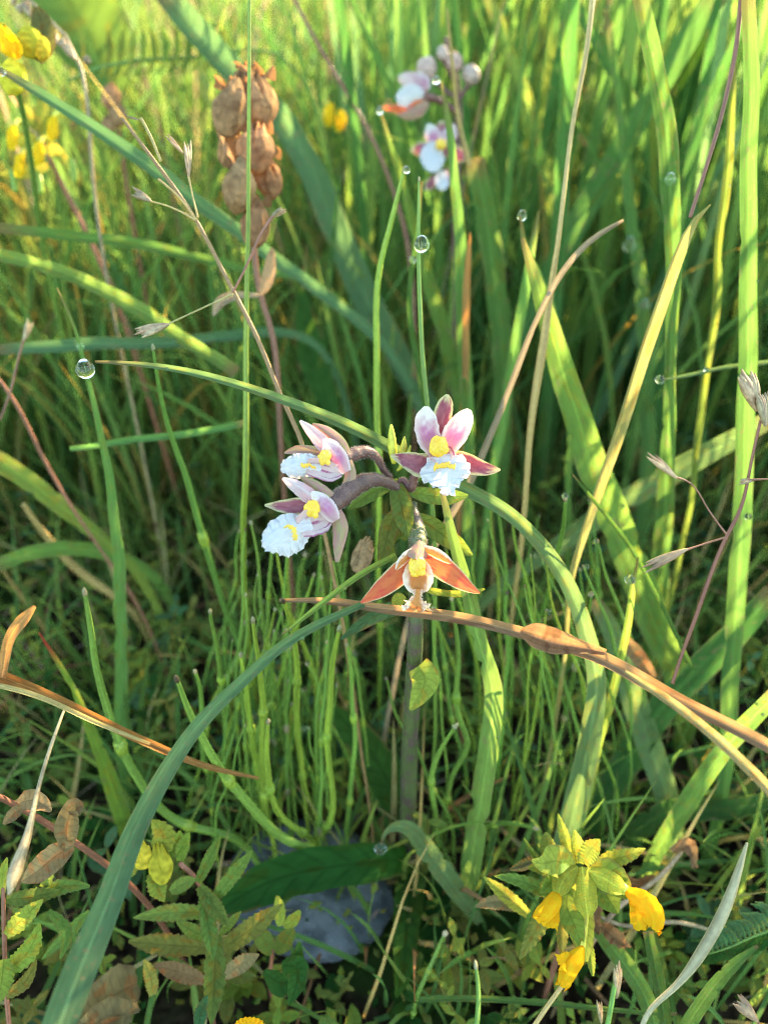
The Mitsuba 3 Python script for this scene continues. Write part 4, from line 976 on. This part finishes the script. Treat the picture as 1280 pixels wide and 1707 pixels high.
hood(yr, [(970, 1580, 12, d - .009), (958, 1602, 34), (946, 1622, 34), (937, 1646, 20, d - .013)], 34, d - .010, [(976, 1520, 12, d - .005), (974, 1550, 11), (970, 1584, 11, d - .009)], (930, 1606))
t = thing('dead_weed', 'dead brown weed stems with curled leaves behind the lime green plant', 'dead weed')
put('stem', stalk([(1150, 1400, 8, .225), (1090, 1470, 8), (1040, 1505, 9), (995, 1560, 8, .215)], S_HEAD, 24, 7, G), 'mat_stem', t)
put('stem', stalk([(1180, 1550, 6, .225), (1110, 1538, 7), (1050, 1545, 7), (1000, 1530, 7, .216)], S_HEAD, 24, 7), 'mat_stem', t)
for rows in ([(1000, 1540, 8, .212), (1020, 1558, 26), (1045, 1580, 8, .208)], [(1120, 1420, 8, .224), (1145, 1408, 22), (1158, 1448, 5, .22)], [(1090, 1460, 6, .224), (1065, 1475, 20), (1040, 1460, 4, .22)], [(1000, 1510, 6, .214), (990, 1535, 22), (1000, 1560, 4, .21)]):
    put('curled_leaf', sheet(rows, BROWN, 18, 7, .5, ruf=.12, rufn=2, fray=.3), 'mat_blade', t)

# lower left plant with toothed leaves
yl = thing('yellow_rattle', 'toothed green plant with two round lime pods at the lower left', 'yellow rattle')
d = .20
put('stem', stalk([(300, 1440, 9, d), (330, 1470, 9), (345, 1530, 10), (350, 1600, 10), (352, 1680, 9, .215)], S_RED, 26, 8, G), 'mat_stem', yl)
for rows, cls in (([(330, 1472, 12, d), (350, 1430, 22), (368, 1393, 3, d - .004)], LFGREEN), ([(356, 1500, 14, d), (390, 1458, 26), (421, 1418, 3, d - .004)], LFGREEN), ([(346, 1522, 18, d), (290, 1522, 30), (222, 1531, 2, d - .006)], LFGREEN), ([(332, 1478, 14, d), (355, 1510, 30), (382, 1545, 2, d - .006)], LFGREEN),
                  ([(352, 1566, 16, d), (320, 1552, 24), (294, 1536, 4, d - .004)], LFGREEN), ([(344, 1580, 20, d + .002), (280, 1576, 38), (214, 1570, 4, d)], LFOLIVE), ([(368, 1584, 20, d), (420, 1548, 38), (470, 1508, 3, d - .004)], LFOLIVE), ([(358, 1560, 20, d - .003), (358, 1625, 40), (352, 1710, 3, d - .014)], LFGREEN),
                  ([(340, 1636, 14, d + .004), (300, 1622, 32), (255, 1608, 3, d + .002)], LFBROWN), ([(372, 1628, 14, d + .003), (402, 1608, 30), (432, 1592, 3, d + .001)], LFBROWN), ([(366, 1560, 8, d), (385, 1538, 17), (402, 1520, 2, d - .002)], LFGREEN), ([(284, 1488, 10, d - .002), (306, 1474, 26), (326, 1466, 4, d - .002)], LFGREEN), ([(340, 1500, 20, d - .002), (350, 1560, 30), (356, 1600, 3, d - .008)], LFGREEN), ([(255, 1660, 12, d + .004), (250, 1625, 24), (240, 1600, 3, d)], LFOLIVE)):
    leaf(yl, 'leaf', rows, cls, serr=(11, .2), n=46, fold=.2)
for rows in ([(262, 1425, 20, d - .004), (272, 1395, 44), (252, 1367, 3, d - .008)], [(300, 1436, 10, d - .003), (305, 1412, 26), (316, 1388, 2, d - .004)], [(258, 1450, 20, d - .004), (262, 1478, 36), (274, 1504, 2, d - .008)], [(228, 1430, 20, d - .002), (214, 1452, 30), (208, 1466, 3, d - .004)], [(270, 1420, 16, d - .002), (292, 1410, 36), (300, 1385, 4, d - .004)]):
    leaf(yl, 'bract', rows, LFLIME, serr=(8, .25), n=36, fold=.2)
for x, y, w, h in ((267, 1442, 42, 62), (235, 1425, 36, 48)):
    put('pod', blob(P(x, y, d - .006), px_axes(w, h, .6, d, -8), S_POD, 4, .1, 2, pod_shape), 'mat_paper', yl)
wl = thing('seedling', 'small smooth-leaved seedling beside the stone at the lower left', 'seedling')
put('stem', stalk([(455, 1585, 6, .21), (450, 1640, 7, .225)], S_RED, 8, 6, G), 'mat_stem', wl)
for rows, cls in (([(452, 1592, 8, .21), (440, 1568, 30), (425, 1545, 5, .207)], LFGREEN), ([(460, 1590, 8, .21), (474, 1570, 30), (490, 1548, 5, .207)], LFGREEN), ([(466, 1545, 6, .208), (466, 1520, 20), (462, 1494, 4, .205)], LFLIME), ([(472, 1545, 6, .208), (488, 1535, 20), (500, 1518, 4, .205)], LFLIME), ([(470, 1610, 10, .205), (494, 1615, 38), (482, 1676, 3, .195)], LFDARK), ([(440, 1620, 10, .205), (470, 1640, 40), (500, 1570, 4, .205)], LFDARK), ([(330, 1720, 8, .19), (335, 1690, 22), (345, 1660, 3, .187)], LFBLUE)):
    leaf(wl, 'leaf', rows, cls)
wd = thing('withered_weed', 'dark red stem with withered yellow-brown leaves at the left edge', 'withered weed')
put('stem', stalk([(-20, 1320, 10, .17), (40, 1350, 11), (110, 1395, 11), (175, 1440, 11), (230, 1490, 10, .21)], S_RED, 26, 8, G), 'mat_stem', wd)
for rows, o in (([(30, 1340, 10, .172), (55, 1335, 34), (86, 1352, 6, .168)], {}), ([(36, 1345, 10, .172), (20, 1360, 20), (6, 1375, 4, .168)], {}), ([(115, 1412, 14, .178), (112, 1375, 38), (128, 1348, 26), (132, 1360, 4, .172)], {}), ([(122, 1410, 14, .178), (90, 1430, 42), (60, 1455, 38), (36, 1470, 4, .170)], {})):
    leaf(wd, 'leaf', rows, LFBROWN, fold=.35, ruf=.07, rufn=3, **o)
for i, rows in enumerate(([(230, 1640, 20, .22), (200, 1655, 80), (150, 1690, 60), (120, 1720, 10, .20)], [(220, 1690, 20, .21), (180, 1700, 60), (130, 1740, 30, .20)], [(1090, 1130, 10, .24), (1060, 1090, 26), (1040, 1060, 4, .24)])):
    leaf(None, 'dead_leaf', rows, LFBROWN, ('large crumpled brown leaf at the bottom left beside the foreground blade', 'crumpled brown leaf cut by the bottom edge at the left', 'small dead reddish leaf in the shade under the dry stalk')[i], None, 'dead leaf', fold=.4, ruf=.08, rufn=3)
le = thing('yellow_rattle', 'lime green toothed plant cut off by the left edge at the bottom', 'yellow rattle')
put('stem', stalk([(5, 1480, 7, .18), (8, 1600, 8), (14, 1700, 8, .185)], S_RED, 14, 7, G), 'mat_stem', le)
for rows, cls in (([(10, 1560, 14, .18), (40, 1530, 34), (72, 1500, 3, .176)], LFLIME), ([(8, 1620, 16, .18), (45, 1590, 38), (66, 1540, 4, .176)], LFLIME), ([(6, 1600, 20, .178), (2, 1640, 40), (-10, 1680, 4, .174)], LFLIME), ([(10, 1500, 14, .18), (60, 1495, 30), (100, 1485, 4, .178)], LFGREEN), ([(60, 1500, 14, .18), (100, 1480, 28), (150, 1478, 4, .178)], LFGREEN), ([(70, 1480, 10, .18), (80, 1460, 20), (72, 1438, 3, .178)], LFGREEN), ([(10, 1660, 14, .182), (40, 1640, 24), (60, 1600, 4, .18)], LFOLIVE), ([(5, 1490, 8, .18), (4, 1460, 18), (12, 1430, 3, .178)], LFLIME), ([(80, 1520, 10, .19), (110, 1555, 22), (100, 1600, 3, .188)], LFGREEN), ([(150, 1520, 10, .2), (120, 1550, 22), (70, 1600, 3, .195)], LFGREEN)):
    leaf(le, 'leaf', rows, cls, serr=(9, .22), n=36)

# upper left yellow flowers
yu = thing('yellow_rattle', 'blurred plant with small yellow flowers at the upper left', 'yellow rattle')
d = .285
put('stem', stalk([(60, 200, 6, d), (85, 270, 7), (120, 340, 8), (150, 400, 8, .31)], S_RED, 20, 7, G), 'mat_stem', yu)
for x, y in ((21, 228), (33, 276), (64, 256), (88, 214)):
    hood(yu, [(x + 3, y - 20, 9, d - .004), (x, y - 8, 20), (x + 1, y + 4, 18), (x + 4, y + 14, 12, d - .006)], 22, d - .005, [(x + 20, y - 22, 9, d - .001), (x + 8, y - 26, 9), (x + 3, y - 18, 9, d - .004)], None, P_LEMON)
for rows in ([(60, 215, 10, d), (45, 190, 24), (30, 170, 3, d)], [(60, 215, 10, d), (70, 185, 24), (75, 165, 3, d)], [(62, 235, 10, d), (50, 230, 26), (30, 245, 3, d)], [(70, 250, 10, d), (90, 250, 24), (112, 285, 3, d)], [(80, 275, 10, d), (50, 285, 24), (0, 290, 3, d)], [(70, 225, 10, d), (82, 205, 22), (100, 190, 3, d)]):
    leaf(yu, 'bract', rows, LFLIME, serr=(6, .2))
for x, y in ((123, 288), (24, 305), (66, 308)):
    put('corolla_tube', stalk([(x - 4, y - 22, 9, d), (x, y - 6, 12), (x + 2, y + 14, 9, d)], S_LIME, 8, 7), 'mat_stem', yu)
yt = thing('yellow_rattle', 'blurred yellow flower head in the upper left corner', 'yellow rattle')
d = .23
put('stem', stalk([(25, 130, 10, d), (45, 220, 10), (60, 330, 10, .27)], S_GREEN, 16, 7, G), 'mat_stem', yt)
for x, y, w, h in ((22, 128, 44, 60), (50, 70, 44, 50), (70, 80, 26, 40)):
    put('calyx', blob(P(x, y, d), px_axes(w, h, .8, d), S_POD, 3, .12), 'mat_paper', yt)
hood(yt, [(22, 96, 16, d - .004), (14, 74, 32), (8, 56, 28), (2, 40, 10, d - .008)], 30, d - .006, None, (30, 66), P_LEMON)
hood(yt, [(30, 96, 10, d - .006), (27, 80, 20), (22, 68, 8, d - .01)], 20, d - .008, None, (38, 80), P_LEMON)
leaf(yt, 'bract', [(60, 100, 20, d + .002), (72, 60, 40), (60, 10, 10, d)], LFPURPLE)
yf = thing('yellow_flower', 'pair of tiny blurred yellow flowers at the top centre', 'flower')
put('stem', stalk([(560, 190, 4, .40), (566, 280, 5, .44)], S_GREEN, 8, 6, G), 'mat_stem', yf)
hood(yf, [(552, 172, 8, .40), (549, 188, 20), (552, 204, 8, .398)], 20, .40, None, None, P_LEMON)
hood(yf, [(566, 182, 8, .40), (569, 196, 20), (570, 212, 8, .398)], 20, .40, None, None, P_LEMON)
yf = thing('yellow_flower', 'yellow flower head cut by the bottom edge left of centre', 'flower')
put('stem', stalk([(416, 1712, 8, .175), (418, 1760, 8, .178)], S_GREEN, 6, 6), 'mat_stem', yf)
for a in np.linspace(-1.4, 1.4, 9):
    petal(yf, 'petal', [(416, 1712, 5, .174), (416 + 14 * math.sin(a), 1712 - 9 * math.cos(a), 10), (416 + 26 * math.sin(a), 1712 - 16 * math.cos(a), 3, .172)], P_YELLOW, n=8, nu=5)

# feathery leaf at the right, pinnate leaf at the top left, broad leaves in the background
fl = thing('feathery_leaf', 'dark green feathery leaf at the right edge near the bottom', 'leaf')
put('rachis', stalk([(1310, 1545, 6, .20), (1260, 1560, 5), (1215, 1580, 4), (1178, 1592, 2, .205)], S_GREEN, 16, 6), 'mat_stem', fl)
for i in range(15):
    f = i / 14
    x, y = 1300 - 112 * f, 1548 + 42 * f
    for s in (-1, 1):
        L = (50 - 26 * f) * random.uniform(.8, 1.1)
        leaf(fl, 'leaflet', [(x, y, 4, .2 + .005 * f), (x - L * .35, y + s * L * .55 - 4, 13), (x - L * .8, y + s * L * .85, 2, .2 + .005 * f)], LFDARK if s > 0 else LFBLUE, serr=(5, .6), n=22, nu=5)
pl = thing('vetch_leaf', 'blurred pinnate leaf with upright paired leaflets at the upper left', 'leaf')
put('rachis', stalk([(112, 135, 5, .34), (190, 106, 7), (270, 98, 7), (360, 92, 6), (420, 80, 5, .35)], S_GREEN, 20, 6, G), 'mat_stem', pl)
for i in range(11):
    x = 180 + 19 * i
    y = 108 - i * 1.4
    leaf(pl, 'leaflet', [(x, y, 4, .342), (x + 3, y - 28, 13), (x + 8 * math.sin(i), y - 58, 3, .345)], LFGREEN, n=10, nu=5)
    leaf(pl, 'leaflet', [(x, y, 4, .342), (x - 6, y + 12, 10), (x - 14, y + 22, 3, .338)], LFGREEN, n=10, nu=5)
for lab, rows, cls in (('large blurred green leaf at the top left behind the yellow flower', [(200, 150, 30, .42), (150, 60, 130), (105, -20, 150), (60, -110, 40, .45)], LFGREEN), ('large pale blurred leaf at the top right of centre', [(870, 230, 24, .48), (850, 110, 120), (830, 0, 130), (800, -90, 40, .52)], LFGREEN),
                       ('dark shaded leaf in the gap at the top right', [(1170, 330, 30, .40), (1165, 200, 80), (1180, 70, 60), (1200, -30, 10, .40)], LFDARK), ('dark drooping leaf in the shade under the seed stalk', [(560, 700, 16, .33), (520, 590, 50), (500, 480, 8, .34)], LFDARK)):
    leaf(None, 'broad_leaf', rows, cls, lab, None, 'leaf', n=24)

# ------------------------------------------------------------------ dewdrops
BEADS = []
for i in range(70):
    g_, d0 = HERO[rng.integers(0, len(HERO))]
    if d0 > .236:
        continue
    q = g_[rng.integers(3, int(len(g_) * .6)), rng.integers(0, g_.shape[1])]
    x, y, d = project(q)
    if 0 < x < 1280 and 0 < y < 1500:
        BEADS.append((x, y, rng.uniform(1.8, 4.2), d - .0003, 'tiny dew bead clinging to the face or margin of a grass blade', 'dew beads along the blades'))
DROPS = [(142, 615, 15.5, .167, 'large dewdrop hanging at the tip of the long arched blade, left of centre'), (703, 407, 13, .1845, 'large dewdrop on the thin purple-tipped stem above the right flower'), (634, 1415, 10, .2245, 'dewdrop at the curled blade tip by the orchid foot'),
         (727, 133, 7, .234, 'dewdrop on the blade tip in front of the distant orchid'), (633, 184, 6, .264, 'dewdrop on the blade tip left of the distant orchid'), (678, 283, 6, .199, 'small dewdrop on the tip of the yellow-lit stem above the flowers'),
         (870, 359, 8, .2145, 'dewdrop on the short curled tip right of centre'), (1117, 298, 9, .2135, 'flat dewdrop stuck to the tall pale green blade at the upper right'), (1049, 407, 11, .3275, 'dewdrop hanging in the shade left of the tall pale green blade'),
         (1100, 632, 8, .214, 'dewdrop at the tip of the very thin level blade at the right'), (1050, 966, 9, .194, 'dewdrop beside the tip of the slim sunlit blade'), (1247, 861, 6, .2025, 'dewdrop on the right edge of the rightmost blade'),
         (942, 827, 6, .205, 'dewdrop on the horsetail tip below the right sepal'), (565, 1050, 5, .185, 'dewdrop on the sunlit horsetail tip left of the orchid stem'), (447, 1203, 4.5, .195, 'tiny dewdrop on the short beaded horsetail tip'),
         (758, 1212, 5, .2145, 'tiny dewdrop on the bent horsetail tip right of the orchid stem'), (134, 578, 7, .208, 'small dewdrop clinging just above the large one on the left'), (3, 119, 6, .214, 'dewdrop at the tip of the blade in the upper left corner'),
         (985, 991, 5, .204, 'tiny dewdrop on the pale horsetail behind the dry stalk'), (742, 1557, 5, .2145, 'tiny dewdrop on the small wet horsetail at the bottom'),
         (1074, 508, 8, .333, 'faint dewdrop in the shade beside the tall pale green blade'), (688, 432, 6, .2385, 'small dewdrop on the green blade left of the large stem drop'), (402, 1090, 4, .1915, 'tiny dewdrop on the wet white horsetail tip'), (470, 1000, 3.5, .1845, 'tiny dewdrop on the horsetail tip left of the folded blade')]
DROPS += BEADS
for x, y, r, d, lf in TINY:
    DROPS.append((x, y, r, d, 'tiny dewdrop on a horsetail tip in the tuft ' + ('left' if lf else 'right') + ' of the orchid', 'dewdrops of the ' + ('left' if lf else 'right') + ' tuft'))
for x, y, r, d, lab, *grp in DROPS:
    m = trimesh.creation.icosphere(subdivisions=4 if r > 5.5 else 3)
    v = np.array(m.vertices)
    v[:, 2] = np.where(v[:, 2] > 0, v[:, 2] * 1.08, v[:, 2] * .96)
    v[:, :2] *= (1 - rng.uniform(.04, .22) * np.clip(v[:, 2:], 0, 1))
    v *= [1, 1, rng.uniform(.86, 1.12)]
    put('dewdrop', (P(x, y, d) + v * r * d / F, np.array(m.faces), np.zeros((len(v), 2))), 'mat_water', None, lab, 'dewdrop', grp[0] if grp else None)
